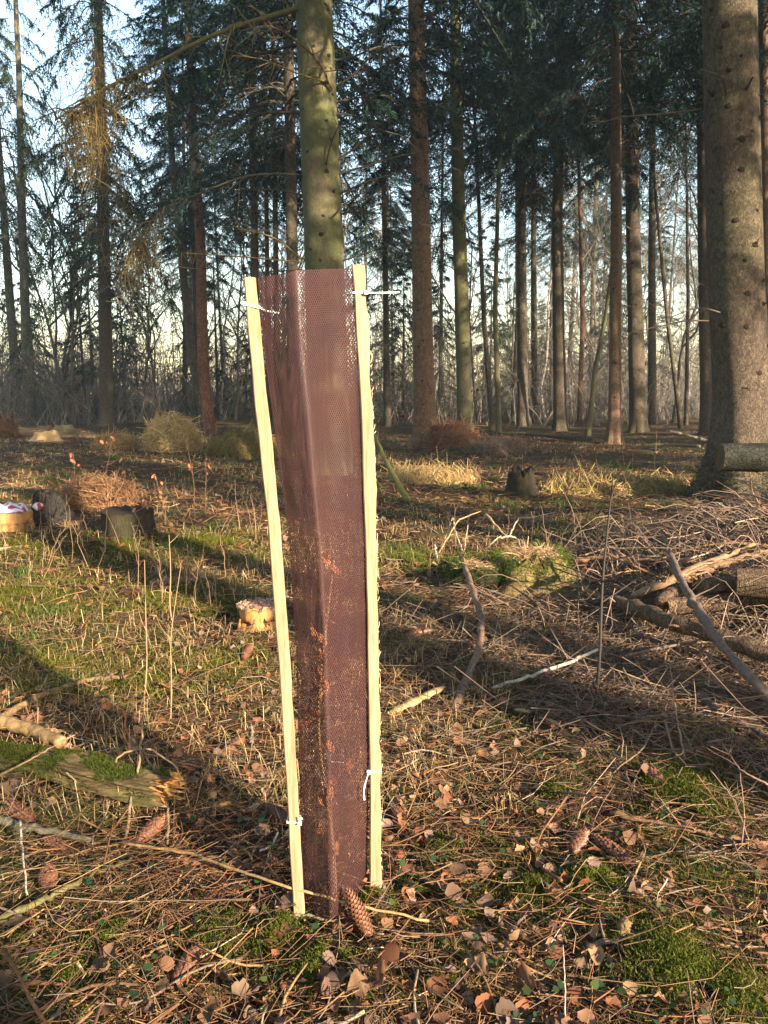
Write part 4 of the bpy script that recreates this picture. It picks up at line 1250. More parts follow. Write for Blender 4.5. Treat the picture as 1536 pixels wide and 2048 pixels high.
cone('cone tucked behind the foot of the left stake', (582, 1648), (538, 1614))
cone('cone just past the broken end of the mossy log', (346, 1536), (418, 1532))
cone('dim cone beside the green moss cushion at right', (1332, 1578), (1290, 1530))
cone('cone under the grey fallen branch at lower left', (136, 1702), (88, 1678), 2)
cone('cone in the mossy grass at far mid left', (48, 1146), (126, 1138), 2)
cone('cone lying far right of the needle-heaped stump', (1136, 1040), (1172, 1036), 2)
cone('cone beneath the one standing on end, right of the guard', (812, 1672), (860, 1690), 2)

# ---------------------------------------------------------------- sticks and logs
def stick(label, pix, wpx, lift=.012, m='stick', col=(.20, .13, .085), name='fallen_branch', cat='branch', group=None, taper=.55, nsub=0, lsub=.15, nside=8, lifts=None, rough=.06, seed=None):
    seed = seed if seed is not None else int(pix[0][0] * 3 + pix[0][1])
    g = np.random.default_rng(abs(seed))
    n = len(pix)
    lf = lifts if lifts is not None else [lift] * n
    pts = [G(px, py, l) for (px, py), l in zip(pix, lf)]
    mid = pts[n // 2]
    K = max(10, 6 * n)
    sp = smoothpoly(pts, K)
    L = np.linalg.norm(sp[-1] - sp[0])
    r = wpx * mpp(mid) / 2
    sp[1:-1] += g.normal(0, min(.003, r * .35), (K - 2, 3))
    rr = r * np.linspace(1.12, taper, K) * (1 + rough * g.standard_normal(K))
    base = sp[0].copy()
    mb = MB().tubes(sp - base, rr, nside, col=np.array(col), cap=True)
    if nsub:
        k = g.integers(2, K - 1, nsub)
        hd = g.normal(0, 1, (nsub, 3)); hd[:, 2] = np.abs(hd[:, 2]) * .6; hd /= np.linalg.norm(hd, axis=1, keepdims=True)
        l = lsub * g.uniform(.3, 1.2, nsub)
        t = np.linspace(0, 1, 4)
        tp = (sp[k] - base)[:, None] + hd[:, None] * (l[:, None] * t)[..., None]
        tp[:, 1:] += g.normal(0, .02, (nsub, 3, 3)) * l[:, None, None]
        mb.tubes(tp, np.clip(r * .35 * (1.1 - t), .0009, .006)[None] * np.ones((nsub, 1)), 4, col=np.array(col) * .9)
    o = mb.build(name, M[m])
    o.location = Vector(base)
    tag(o, label, cat, group)
    return o
BR = (.21, .125, .075); GRY = (.22, .19, .15); TAN = (.33, .22, .12); PALE = (.50, .455, .38)
stick('curved brown branch lying at left above the debarked limb', [(-30, 1452), (60, 1402), (120, 1376), (190, 1356), (244, 1356)], 14, .03, col=(.20, .14, .07))
stick('smooth debarked limb end resting on the mossy rotten log', [(-60, 1436), (0, 1444), (60, 1458), (124, 1486)], 27, .06, col=(.31, .205, .10), taper=.9, rough=.03)
stick('grey-green fallen branch at lower left below the mossy log', [(-40, 1632), (60, 1654), (130, 1668), (182, 1682)], 20, .02, col=(.19, .17, .12))
stick('brown bark branch lying left of the guard foot', [(334, 1718), (400, 1726), (470, 1735), (582, 1726)], 15, .012, col=(.21, .10, .055))
stick('mossy branch slanting up across the lower left', [(-20, 1846), (60, 1812), (130, 1780), (190, 1745), (262, 1716)], 14, .02, col=(.14, .13, .055))
stick('long thin twig with pale cut tip crossing in front of the guard', [(240, 1686), (380, 1706), (560, 1770), (720, 1812), (858, 1842)], 6, .05, col=(.36, .24, .11), lifts=[.03, .05, .085, .07, .03], taper=.8)
stick('thin grey twig lying in front of the guard foot', [(552, 1836), (600, 1828), (660, 1842), (768, 1868)], 6, .02, col=(.26, .22, .15))
stick('S-curved brown branch leaning down the right middle ground', [(925, 1118), (945, 1180), (966, 1240), (958, 1300), (930, 1365), (910, 1420)], 15, .04, col=(.20, .135, .10), lifts=[.16, .12, .08, .06, .04, .015], taper=.95)
stick('bleached white twig right of the guard', [(984, 1376), (1060, 1352), (1130, 1328), (1202, 1297)], 6, .05, col=PALE, lifts=[.02, .04, .06, .10], taper=1.1)
stick('thick brown pole sloping out of the brush pile', [(1228, 1204), (1290, 1222), (1340, 1244), (1440, 1274), (1600, 1330)], 30, .06, 'bark_pile', lifts=[.08, .11, .13, .14, .14], taper=1.1, nside=12, rough=.1, nsub=6)
stick('slim dark pole crossing over the thick one in the brush pile', [(1340, 1108), (1362, 1160), (1400, 1226), (1440, 1285), (1536, 1395), (1580, 1440)], 17, .1, col=(.15, .11, .095), lifts=[.30, .30, .28, .24, .12, .05], nside=10, taper=1.2, rough=.11, nsub=6)
stick('sunlit pole slanting up through the brush pile', [(1268, 1192), (1330, 1168), (1400, 1132), (1510, 1088)], 17, .1, col=(.27, .18, .11), rough=.13, nsub=7, lifts=[.10, .20, .27, .32])
stick('second sunlit pole below the first in the brush pile', [(1330, 1170), (1380, 1148), (1450, 1126), (1560, 1096)], 18, .1, col=(.25, .165, .10), rough=.13, nsub=7, lifts=[.14, .20, .25, .28])
stick('stubby sunlit log end in the middle of the brush pile', [(1322, 1206), (1345, 1186), (1372, 1160)], 24, .15, 'bark_pile', taper=1)
stick('reddish horizontal branch along the top of the brush pile', [(1150, 1122), (1200, 1116), (1290, 1118), (1390, 1124)], 11, .16, col=(.24, .13, .08), nsub=8)
stick('brown branch lying low right of the small opened cone', [(1222, 1628), (1290, 1642), (1370, 1660), (1560, 1694)], 13, .02, col=(.24, .14, .08), nsub=5)
stick('knobbly branch along the lower right corner', [(1172, 1894), (1240, 1882), (1300, 1874), (1400, 1884), (1560, 1904)], 18, .02, col=(.23, .155, .10), nsub=4)
stick('brown bark stick right of the guard foot', [(892, 1758), (950, 1752), (1010, 1744), (1070, 1746)], 11, .012, col=(.25, .12, .065))
stick('brown stick pointing away right of the right stake', [(770, 1522), (830, 1546), (905, 1572)], 15, .02, col=(.17, .105, .065), taper=.8)
stick('mossy dark stick in the bottom middle foreground', [(880, 1880), (930, 1915), (985, 1936), (1010, 1944)], 16, .01, col=(.10, .10, .035))
stick('pale splinter of wood in the bottom middle foreground', [(948, 1944), (975, 1938), (998, 1934)], 10, .008, col=(.45, .34, .16))
stick('mossy green pole leaning beside the right stake', [(816, 1004), (800, 975), (770, 920), (748, 868)], 11, .1, col=(.16, .16, .045), lifts=[.0, .15, .42, .7], nsub=4, lsub=.3)
stick('brown root twig trailing from the needle-heaped stump', [(1046, 1156), (1080, 1166), (1160, 1172), (1260, 1226), (1290, 1242)], 9, .06, col=(.28, .18, .10))
stick('broken brown branch on the ground below the mossy grass', [(300, 1170), (370, 1160), (400, 1158)], 18, .02, col=(.22, .12, .07))
stick('short tan stick below the orange stump', [(424, 1246), (442, 1256), (458, 1266)], 6, .02, col=TAN)
stick('grey stick stub beside the cone left of the guard', [(504, 1496), (503, 1470), (502, 1446)], 11, .03, col=(.2, .17, .13), lifts=[.0, .04, .08])
stick('reddish upright stub behind the mossy log', [(250, 1498), (250, 1460), (251, 1420)], 6, .03, col=(.22, .08, .04), lifts=[.0, .05, .10])
stick('brown pole in the shade at the right under the brush pile', [(1400, 1390), (1450, 1430), (1540, 1475), (1600, 1500)], 18, .03, col=(.15, .10, .075))
stick('thin fallen trunk lying before the reddish-brown spruce', [(1180, 878), (1130, 876), (1060, 868), (990, 866)], 8, .1, 'bark_dark')
stick('fallen mossy trunk leaning left of the massive trunk', [(1430, 886), (1390, 874), (1340, 862)], 7, .1, 'bark_grey', lifts=[.0, .25, .5])
stick('thin fallen trunk lying on the lit strip at back right', [(1400, 893), (1340, 890), (1284, 889)], 6, .06, 'bark_green')
ds0 = G(1216, 836); ds1 = PY(1130, 765, ds0[1] - .5)
o = MB().tubes(smoothpoly([[0, 0, 0], (ds1 - ds0) * .5 + [0, 0, .05], ds1 - ds0], 10), np.linspace(.05, .03, 10), 8, col=np.array(BR), cap=True).build('fallen_branch', M['bark_grey'])
o.location = Vector(ds0); tag(o, 'dead stem slanting through the dark trunks at centre right', 'branch')
# thick logs piled at the right edge
def log(label, a, b, r, m='bark_pile', seed=0, name='log'):
    g = np.random.default_rng(seed)
    a, b = np.asarray(a, float), np.asarray(b, float)
    K, n = 26, 22
    C = a + (b - a) * np.linspace(0, 1, K)[:, None]
    C[1:-1] += np.cumsum(g.normal(0, .003, (K - 2, 3)), 0)
    d = (b - a) / np.linalg.norm(b - a)
    u = np.cross(d, [0, 0, 1]); u /= np.linalg.norm(u); v = np.cross(u, d)
    th = np.arange(n) * 2 * math.pi / n
    rr = r * (1 + .05 * np.sin(3 * th + 1) + .05 * g.standard_normal((K, n)) + .03 * np.sin(np.linspace(0, 9, K))[:, None])
    V = C[:, None] + rr[..., None] * (np.cos(th)[:, None] * u + np.sin(th)[:, None] * v)
    idx = np.arange(K * n).reshape(K, n); nx = np.roll(idx, -1, 1)
    q = np.stack([idx[:-1], nx[:-1], nx[1:], idx[1:]], -1).reshape(-1, 4)
    root = thing(name, label, 'log', a)
    MB().add(V - a, quads=q).build('bark', M[m], root)
    for e, C0 in ((0, a), (-1, b)):
        ring = V[e]
        W = np.concatenate([ring, (ring - C0) * .5 + C0 + d * .004 * (1 if e == 0 else -1), [C0]])
        i = np.arange(n); j = np.roll(i, -1)
        qq = np.stack([i, j, j + n, i + n], -1)
        tt = np.stack([i + n, j + n, np.full(n, 2 * n)], -1)
        MB().add(W - a, quads=qq, tris=tt).build('cut_end', M['wood_rot'], root)
    return root
lp = PY(1440, 914, 6.6); log('dark grey flaky-barked log jutting in from the right before the massive trunk', lp, lp + np.array([2.6, -.25, .02]), .115, 'bark_log', 81)
q0 = G(1472, 1166, .27); log('thick brown log end pointing at the viewer in the right brush pile', q0, q0 + [1.2, -.45, .02], .072, 'bark_pile', 82)
q0 = G(1400, 1176, .2); log('brown log under the others in the right brush pile', q0, q0 + [1.4, .1, .14], .045, 'bark_pile', 83)
q0 = G(1330, 1212, .13); log('brown round log lowest in the right brush pile', q0, q0 + [1.5, .2, .12], .042, 'bark_pile', 84)
# support under the jutting log, right of the picture
q0 = lp + np.array([1.2, -.06, -.2]); log('brown log propping the jutting log at the right', q0 + [-.35, -.6, -.02], q0 + [.5, .7, .0], .10, 'bark_pile', 85)
q0 = lp + np.array([1.9, -.1, -.42]); log('brown log at the bottom of the stack right of the brush pile', q0 + [-.2, -1.0, -.1], q0 + [.2, 1.0, .0], .14, 'bark_pile', 86)

# rotten mossy log
def rotten_log():
    g = np.random.default_rng(88)
    a, b = G(-70, 1500, .075), G(336, 1578, .07)
    root = thing('rotten_log', 'mossy rotten log with broken yellow end at lower left', 'log', a)
    K, n = 46, 56
    d = (b - a) / np.linalg.norm(b - a)
    u = np.cross(d, [0, 0, 1]); u /= np.linalg.norm(u); v = np.cross(u, d)
    th = np.arange(n) * 2 * math.pi / n
    s = np.linspace(0, 1, K)
    ridge = g.normal(0, .11, n)[None] * (.6 + .4 * np.sin(s * 21 + 1)[:, None]) + .06 * np.sin(th[None] * 9 + s[:, None] * 3)
    r = 37 * mpp(b)
    rr = r * (.95 + .10 * np.sin(2 * th + 1) + .08 * np.sin(5 * th + s[:, None] * 4) + .16 * np.sin(s * 13)[:, None] * np.cos(th - 1) + ridge + .025 * g.standard_normal((K, n)))
    C = a + (b - a) * s[:, None] + u * (.012 * np.sin(s * 9))[:, None]
    V = C[:, None] + rr[..., None] * (np.cos(th)[:, None] * u * 1.15 + np.sin(th)[:, None] * v * .85)
    V[-1] += d * g.uniform(-.03, .04, (n, 1))
    idx = np.arange(K * n).reshape(K, n); nx = np.roll(idx, -1, 1)
    q = np.stack([idx[:-1], nx[:-1], nx[1:], idx[1:]], -1).reshape(-1, 4)
    ang = math.atan2(d[1], d[0]); root.rotation_euler = (0, 0, ang)
    Rz = np.array([[math.cos(ang), math.sin(ang), 0], [-math.sin(ang), math.cos(ang), 0], [0, 0, 1]])
    loc = lambda q_: (np.asarray(q_) - a) @ Rz.T
    MB().add(loc(V), quads=q).build('wood', M['wood_rot'], root, False)
    W = np.concatenate([V[-1], (V[-1] - b) * .5 + b - d * .03, [b - d * .05]])
    i = np.arange(n); j = np.roll(i, -1)
    MB().add(loc(W), quads=np.stack([i, i + n, j + n, j], -1), tris=np.stack([i + n, np.full(n, 2 * n), j + n], -1)).build('broken_end', M['wood_orange'], root)
    for k in range(16):
        p = V[-1][int(g.integers(n))] * .7 + b * .3 - d * .05
        e = d * g.uniform(.03, .09) + g.normal(0, .006, 3)
        MB().tubes(loc(np.array([p, p + e * .6, p + e])), np.array([.006, .004, .001]), 4).build('splinter', M['wood_orange'], root)
    m = 9000
    i = g.integers(0, K - 1, m); j = g.normal(.5, .24, m) * n / 2; j = np.clip(j, 0, n - 1).astype(int)
    keep = vnoise(s[i] * 12, j * .16, 5) + .1 * (s[i] - .5) > .42
    i, j = i[keep], j[keep]
    p = V[i, j] + d * g.uniform(-.02, .02, (len(i), 1))
    nr = V[i, j] - C[i]; nr /= np.linalg.norm(nr, axis=1, keepdims=True)
    mb = MB(); moss_tufts(mb, loc(p - nr * .003), (nr + [0, 0, .4]) @ Rz.T, g, .010, ((.03, .05, .010), (.085, .105, .018)), 4)
    tag(mb.build('moss', M['moss'], root, False), kind='stuff')
rotten_log()
# bark and wood fragments
def chip(label, pix, wpx, col, seed, m='wood_cut', lift=.02):
    g = np.random.default_rng(seed)
    a, b = G(*pix[0], lift), G(*pix[1], lift * 1.5)
    d = b - a; L = np.linalg.norm(d); d /= L
    u = np.cross(d, [0, 0, 1]); u /= np.linalg.norm(u); v = np.cross(u, d)
    K = 12; s = np.linspace(0, 1, K)
    w = wpx * mpp(a) / 2 * (np.sin(np.clip(s * 2.6 + .35, 0, math.pi)) * .7 + .35) * (1 + .2 * g.standard_normal(K))
    V = []
    for k in range(K):
        c = a + d * L * s[k]
        for x, y in ((-.8, .1), (-.4, .6), (.4, .5), (.85, .1), (.4, -.5), (-.4, -.5)):
            V.append(c + u * w[k] * x + v * w[k] * y * .8)
    V = np.array(V) - a + g.normal(0, 1, (K * 6, 3)) * .07 * w.max()
    idx = np.arange(K * 6).reshape(K, 6); nx = np.roll(idx, -1, 1)
    q = np.stack([idx[:-1], nx[:-1], nx[1:], idx[1:]], -1).reshape(-1, 4)
    q = np.vstack([q, [[0, 1, 2, 3], [0, 3, 4, 5]], idx[-1][[3, 2, 1, 0]][None], idx[-1][[5, 4, 3, 0]][None]])
    o = MB().add(V, quads=q).build('wood_chip', M[m]); o.location = Vector(a)
    tag(o, label, 'wood chip')
chip('long yellow wood splinter right of the guard', ((780, 1426), (888, 1374)), 26, None, 1)
chip('orange rotten wood chunk right of the broken log end', ((428, 1612), (462, 1604)), 15, None, 2, 'wood_orange')
chip('flat orange splinter below the broken log end', ((270, 1596), (345, 1588)), 9, None, 3, 'wood_orange')
chip('yellow wood fragment under the bleached twig', ((1030, 1418), (1058, 1424)), 16, None, 4)
chip('splintered orange wood nub standing at the lower right', ((1240, 1874), (1254, 1836)), 30, None, 15, 'stump_earth', .03)
chip('small yellow wood chip right of the long splinter', ((1086, 1436), (1122, 1452)), 14, None, 6)
chip('thin orange bark strip in the bottom middle', ((970, 1822), (1060, 1818)), 9, None, 7, 'wood_orange', .01)

# ---------------------------------------------------------------- heaps of brush
def heap(label, px, py, wpx, hpx, n, cols, seed, name='brush_heap', lmax=.5, r=.004, depth=.8, cat='heap', core=(.10, .065, .035)):
    g = np.random.default_rng(seed)
    b = G(px, py)
    k = mpp(b); W, Hh = wpx * k / 2, hpx * k
    b = b + np.array([0, W * depth * .8, 0]); b[2] = float(T(b[0], b[1]))
    root = thing(name, label, cat, b)
    nn, mm = 26, 9
    th, ph = np.meshgrid(np.arange(nn) * 2 * math.pi / nn, np.linspace(0, 1.57, mm))
    rr = .85 * (1 + .12 * np.sin(3 * th + seed) + .08 * g.standard_normal(th.shape) * (ph < 1.5))
    V = np.stack([rr * W * np.cos(ph) * np.cos(th), rr * W * depth * np.cos(ph) * np.sin(th), rr * Hh * np.sin(ph) - .05], -1)
    idx = np.arange(nn * mm).reshape(mm, nn); nx = np.roll(idx, -1, 1)
    q = np.stack([idx[:-1], nx[:-1], nx[1:], idx[1:]], -1).reshape(-1, 4)
    MB().add(V, quads=q, col=np.array(core)).build('core', M['litter'], root)
    a = g.uniform(0, 6.28, n); e = np.arcsin(g.random(n)); f = g.uniform(.75, 1.02, n)
    P0 = np.stack([f * W * np.cos(e) * np.cos(a), f * W * depth * np.cos(e) * np.sin(a), f * Hh * np.sin(e)], 1)
    az = g.uniform(0, 6.28, n)
    # lie along the surface, drooping outward
    out = np.stack([np.cos(a), np.sin(a), np.zeros(n)], 1); tang = np.stack([-np.sin(a), np.cos(a), np.zeros(n)], 1)
    w1, w2 = g.normal(0, 1, n)[:, None], g.normal(0, 1, n)[:, None]
    d = tang * w1 + (out * np.sin(e)[:, None] * 1.0 + np.array([0, 0, -1]) * np.cos(e)[:, None]) * w2
    d /= np.linalg.norm(d, axis=1, keepdims=True)
    l = lmax * g.uniform(.2, 1, n)
    stray = g.random(n) < .14
    d = np.where(stray[:, None], d + g.normal(0, .7, (n, 3)), d); d /= np.linalg.norm(d, axis=1, keepdims=True); l = np.where(stray, l * 1.7, l)
    P0 = P0 * (1 + .22 * (vnoise(np.cos(a) * 3 + seed * 7, np.sin(a) * 3 + e * 2, seed) - .35))[:, None] * np.where(stray, 1.12, 1)[:, None]
    t = np.linspace(-.5, .5, 4)
    nrm = out * np.cos(e)[:, None] + np.array([0, 0, 1]) * np.sin(e)[:, None]
    p = P0[:, None] + d[:, None] * (l[:, None] * t)[..., None] - nrm[:, None] * (l[:, None] * g.normal(.25, .35, n)[:, None] * t ** 2 * 2)[..., None]
    p += g.normal(0, .01, p.shape)
    C = np.array(cols)
    c = C[g.integers(0, len(C), n)] * g.uniform(.7, 1.3, (n, 1))
    mb = MB().tubes(p, r * g.uniform(.5, 1.3, (n, 1)) * np.array([.8, 1, .9, .5])[None], 3, col=c)
    tag(mb.build('straw', M['litter'], root), kind='stuff')
    return root, b
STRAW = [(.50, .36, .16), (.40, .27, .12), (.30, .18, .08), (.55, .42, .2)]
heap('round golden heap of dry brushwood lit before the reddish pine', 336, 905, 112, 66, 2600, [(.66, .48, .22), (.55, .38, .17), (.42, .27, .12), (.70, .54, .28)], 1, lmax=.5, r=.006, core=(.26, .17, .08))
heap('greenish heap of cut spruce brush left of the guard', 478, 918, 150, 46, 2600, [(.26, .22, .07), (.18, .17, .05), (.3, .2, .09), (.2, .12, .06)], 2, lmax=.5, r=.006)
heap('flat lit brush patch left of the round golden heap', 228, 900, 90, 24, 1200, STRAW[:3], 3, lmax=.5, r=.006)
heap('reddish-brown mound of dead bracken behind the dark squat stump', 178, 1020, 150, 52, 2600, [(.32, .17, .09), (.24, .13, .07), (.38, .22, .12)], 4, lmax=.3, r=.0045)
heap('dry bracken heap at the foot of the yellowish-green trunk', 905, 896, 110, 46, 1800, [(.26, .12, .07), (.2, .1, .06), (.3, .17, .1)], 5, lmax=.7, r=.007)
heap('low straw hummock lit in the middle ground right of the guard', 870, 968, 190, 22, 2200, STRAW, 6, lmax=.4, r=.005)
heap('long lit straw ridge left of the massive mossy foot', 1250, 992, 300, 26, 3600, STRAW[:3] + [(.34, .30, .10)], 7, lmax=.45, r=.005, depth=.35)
heap('brown heap at far left beyond the yellow stump', -5, 872, 60, 40, 900, [(.24, .13, .08), (.3, .18, .1)], 8, lmax=.6, r=.007)
heap('pile of grey-pink dead twigs right of the bracken heap', 1000, 912, 120, 22, 1200, [(.26, .19, .15), (.2, .13, .1)], 9, lmax=.6, r=.006)
# needles heaped on the mossy stump, scales on the orange stump
def topping(stp, n, cols, l, r, name, hz, label=None, spread=1.05):
    root, b, rad, V = stp
    g = np.random.default_rng(n)
    rr = rad * spread * np.sqrt(g.random(n)); a = g.uniform(0, 6.28, n)
    z0 = V[-1][:, 2].mean()
    P0 = np.stack([rr * np.cos(a), rr * np.sin(a), z0 + hz * (1 - (rr / rad) ** 2) * g.random(n)], 1)
    d = g.normal(0, 1, (n, 3)); d[:, 2] *= .3; d /= np.linalg.norm(d, axis=1, keepdims=True)
    L = l * g.uniform(.3, 1.2, n)
    t = np.linspace(-.5, .5, 4)
    p = P0[:, None] + d[:, None] * (L[:, None] * t)[..., None]
    p[:, :, 2] -= (L * g.normal(.2, .4, n))[:, None] * t ** 2
    c = np.array(cols)[g.integers(0, len(cols), n)] * g.uniform(.7, 1.3, (n, 1))
    mb = MB().tubes(p, r * g.uniform(.6, 1.4, (n, 1)) * np.ones((1, 4)), 3, col=c)
    tag(mb.build(name, M['litter'], root), kind='stuff')
topping(sA, 600, [(.40, .26, .15), (.30, .17, .10), (.5, .36, .2)], .16, .0018, 'needle_heap', .04, spread=.65)
topping(sA2, 240, [(.40, .26, .15), (.30, .17, .10), (.5, .36, .2)], .14, .0016, 'needle_heap', .03, spread=.85)
def scales(stp):
    root, b, rad, V = stp
    g = np.random.default_rng(5)
    n = 650
    rr = rad * .98 * np.sqrt(g.random(n)); a = g.uniform(0, 6.28, n)
    z0 = V[-1][:, 2].mean()
    p = np.stack([rr * np.cos(a), rr * np.sin(a), z0 + g.uniform(.002, .016, n)], 1)
    d = g.normal(0, 1, (n, 3)); d[:, 2] *= .4; d /= np.linalg.norm(d, axis=1, keepdims=True)
    w = np.cross(d, [0, 0, 1.0]); w /= np.linalg.norm(w, axis=1, keepdims=True)
    up = np.cross(w, d)
    s = .008 * g.uniform(.7, 1.3, (n, 1))
    V_ = np.stack([p - d * s, p + w * s * .7 + up * s * .2, p + d * s, p - w * s * .7 + up * s * .2], 1).reshape(-1, 3)
    c = np.array([[.55, .36, .28], [.45, .25, .2], [.6, .45, .35], [.35, .16, .11]])[g.integers(0, 4, n)]
    mb = MB().add(V_, quads=np.arange(4 * n).reshape(-1, 4), col=np.repeat(c, 4, 0))
    tag(mb.build('cone_scales', M['litter'], root, False), kind='stuff')
scales(sB)
# bent white grass stalks on the mossy stump
for k, (pix, lifts, w) in enumerate([([(876, 1110), (915, 1040), (962, 1022)], [0, .2, .22], 5), ([(905, 1035), (912, 1070), (926, 1104)], [.2, .1, .0], 6),
                                     ([(905, 1035), (898, 1055), (890, 1078)], [.2, .14, .08], 4), ([(972, 1028), (990, 1050), (1015, 1076)], [.24, .16, .08], 8),
                                     ([(1000, 1076), (1020, 1072), (1036, 1078), (1040, 1092)], [.12, .13, .11, .07], 6), ([(972, 1098), (990, 1080), (1002, 1072)], [.0, .08, .1], 5),
                                     ([(1020, 1070), (1030, 1048), (1038, 1036)], [.1, .18, .22], 5), ([(1038, 1036), (1070, 1034), (1110, 1024)], [.22, .23, .27], 4),
                                     ([(870, 1090), (872, 1105), (876, 1126)], [.08, .05, .0], 7), ([(1186, 1128), (1200, 1118), (1240, 1106), (1250, 1112)], [.04, .08, .14, .12], 6),
                                     ([(1208, 1128), (1216, 1142)], [.08, .03], 8), ([(1322, 1150), (1318, 1175), (1312, 1200)], [.12, .06, .0], 8),
                                     ([(928, 1104), (932, 1075), (936, 1050)], [0, .08, .16], 4)]):
    stick('bent bleached stalk sticking out at the needle-heaped stump and brush pile', pix, w * .62, 0, col=(.48, .40, .29) if k not in (0, 3) else (.40, .30, .17), name='dry_stalk', cat='stalk', group='bleached stalks around the mossy stump', lifts=lifts, taper=.85, nside=5)

# ---------------------------------------------------------------- seedlings and upright stems
sd = [((285, 1405), (289, 1120), 0, 'straight bare pale stem upright in the left foreground', .003),
      ((340, 1440), (362, 1130), 0, 'thin bare stem leaning right behind the straight pale stem', .0025),
      ((345, 1240), (338, 1070), 0, 'short yellow stalk upright left of the guard', .004),
      ((372, 1200), (376, 1090), 0, 'short brown stalk beside the yellow one', .003),
      ((330, 1165), (262, 1010), 9, 'slanting seedling with russet leaves in front of the dark squat stump', .006),
      ((205, 985), (222, 878), 8, 'russet-leaved seedling standing above the bracken mound', .004),
      ((152, 985), (146, 905), 3, 'small reddish seedling left of the bracken mound', .004),
      ((330, 1050), (312, 955), 9, 'russet-leaved seedling right of the dark squat stump', .004),
      ((390, 1040), (374, 890), 10, 'tall russet-leaved seedling between squat stump and guard', .004),
      ((410, 1030), (412, 905), 4, 'slim seedling with few russet leaves near the left stake', .003),
      ((240, 980), (246, 925), 2, 'bare pale seedling behind the bracken mound', .004),
      ((108, 1080), (98, 1000), 0, 'bare crooked stem before the charred clump', .004),
      ((142, 1120), (139, 1010), 0, 'thin straight stem before the bracken mound', .003),
      ((210, 1105), (214, 1020), 0, 'crooked pale stem in front of the dark squat stump', .004),
      ((480, 1060), (470, 960), 0, 'crooked grey stem near the left stake', .004),
      ((440, 1065), (475, 1000), 0, 'slanting pink-grey stem near the left stake', .004),
      ((512, 1080), (500, 990), 0, 'thin dark stem close to the left stake', .003),
      ((1130, 1010), (1140, 960), 2, 'tiny seedling by the lit straw ridge', .004),
      ((1250, 935), (1246, 880), 0, 'pale bare seedling in front of the reddish-brown spruce', .005),
      ((1312, 905), (1314, 850), 0, 'pale bare seedling right of the reddish-brown spruce', .005),
      ((1172, 905), (1176, 840), 0, 'bare seedling left of the reddish-brown spruce', .006),
      ((1150, 1040), (1110, 930), 0, 'curved brown stem arching over the middle ground right', .004),
      ((1300, 1062), (1200, 970), 0, 'orange arching stem left of the dark thin sapling', .004)]
for k, (b, t, nl, lab, r) in enumerate(sd):
    p = G(*b)
    tip = PY(t[0], t[1], p[1] + .03)
    seedling(lab, p, tip, nl, 500 + k, r, .05 if p[1] < 8 else .07, (.30, .20, .12) if nl == 0 else (.20, .11, .08), 'seedling', None, 2 if nl == 0 else 4)
p = G(1192, 1392)
sap = seedling('dark thin leafless sapling standing in front of the brush pile', p, PY(1226, 955, p[1] + .05), 0, 600, .0065, .05, (.055, .045, .04), 'leafless_sapling', None, 9)
gs = np.random.default_rng(640)
STEMS = []
for k in range(5):
    t = np.linspace(0, 1, 8)
    sp = np.stack([np.cumsum(gs.normal(0, .03, 8)), np.cumsum(gs.normal(0, .03, 8)), t], 1); sp[0] = (0, 0, -.05)
    mb = MB().tubes(sp, np.linspace(.011, .004, 8), 5, col=np.array([.25, .17, .11]))
    for j in range(3):
        i = int(gs.integers(3, 7)); e = gs.normal(0, 1, 3); e[2] = abs(e[2]) + .4; e /= np.linalg.norm(e)
        mb.tubes(np.array([sp[i], sp[i] + e * .1, sp[i] + e * .2 + gs.normal(0, .02, 3)]), np.array([.005, .004, .002]), 4, col=np.array([.25, .16, .11]))
    me = mesh_from(np.concatenate(mb.v), mb.q, mb.t, np.concatenate(mb.c), 'bare_seedling'); me.materials.append(M['twig']); STEMS.append(me)
for k in range(64):
    px, py = (gs.uniform(0, 560), gs.uniform(1000, 1260)) if k < 38 else (gs.uniform(770, 1420), gs.uniform(930, 1180))
    p = G(px, py); h = gs.uniform(.12, .42)
    o = share('bare_seedling', STEMS[k % 5], None, p, (gs.normal(0, .22), gs.normal(0, .22), gs.uniform(0, 6.28)), h)
    f = min(1.0, .28 / h); o.scale = (h * f, h * f, h)
    tag(o, 'thin bare brown seedling standing up out of the clearing litter', 'seedling', 'bare seedlings dotted over the clearing')
# dead twigs reaching over the right edge
for k, (pix, lifts, w) in enumerate([([(1560, 1010), (1490, 985), (1440, 1000)], [.5, .45, .3], 4), ([(1560, 1045), (1500, 1010), (1462, 980)], [.3, .4, .5], 5),
                                     ([(1540, 1030), (1505, 990), (1500, 945)], [.2, .4, .6], 4), ([(1420, 1045), (1400, 1000), (1405, 975)], [.05, .2, .3], 3),
                                     ([(1480, 1120), (1440, 1070), (1430, 1030)], [.1, .25, .4], 4), ([(1536, 1065), (1460, 1060), (1380, 1085)], [.3, .25, .15], 4),
                                     ([(1500, 1690), (1470, 1600), (1420, 1540)], [.02, .1, .16], 4), ([(1536, 1570), (1480, 1540), (1440, 1480)], [.1, .12, .15], 4),
                                     ([(1480, 1720), (1490, 1630), (1480, 1545)], [.0, .1, .2], 4), ([(1370, 1520), (1350, 1420), (1340, 1330)], [.02, .15, .25], 4)]):
    stick('wiry dead twig arching out of the brush at the right edge', pix, w, 0, col=(.24, .16, .12), name='dead_twig', cat='twig', group='wiry twigs at the right edge', lifts=lifts, taper=.5, nside=5, nsub=5, lsub=.12)
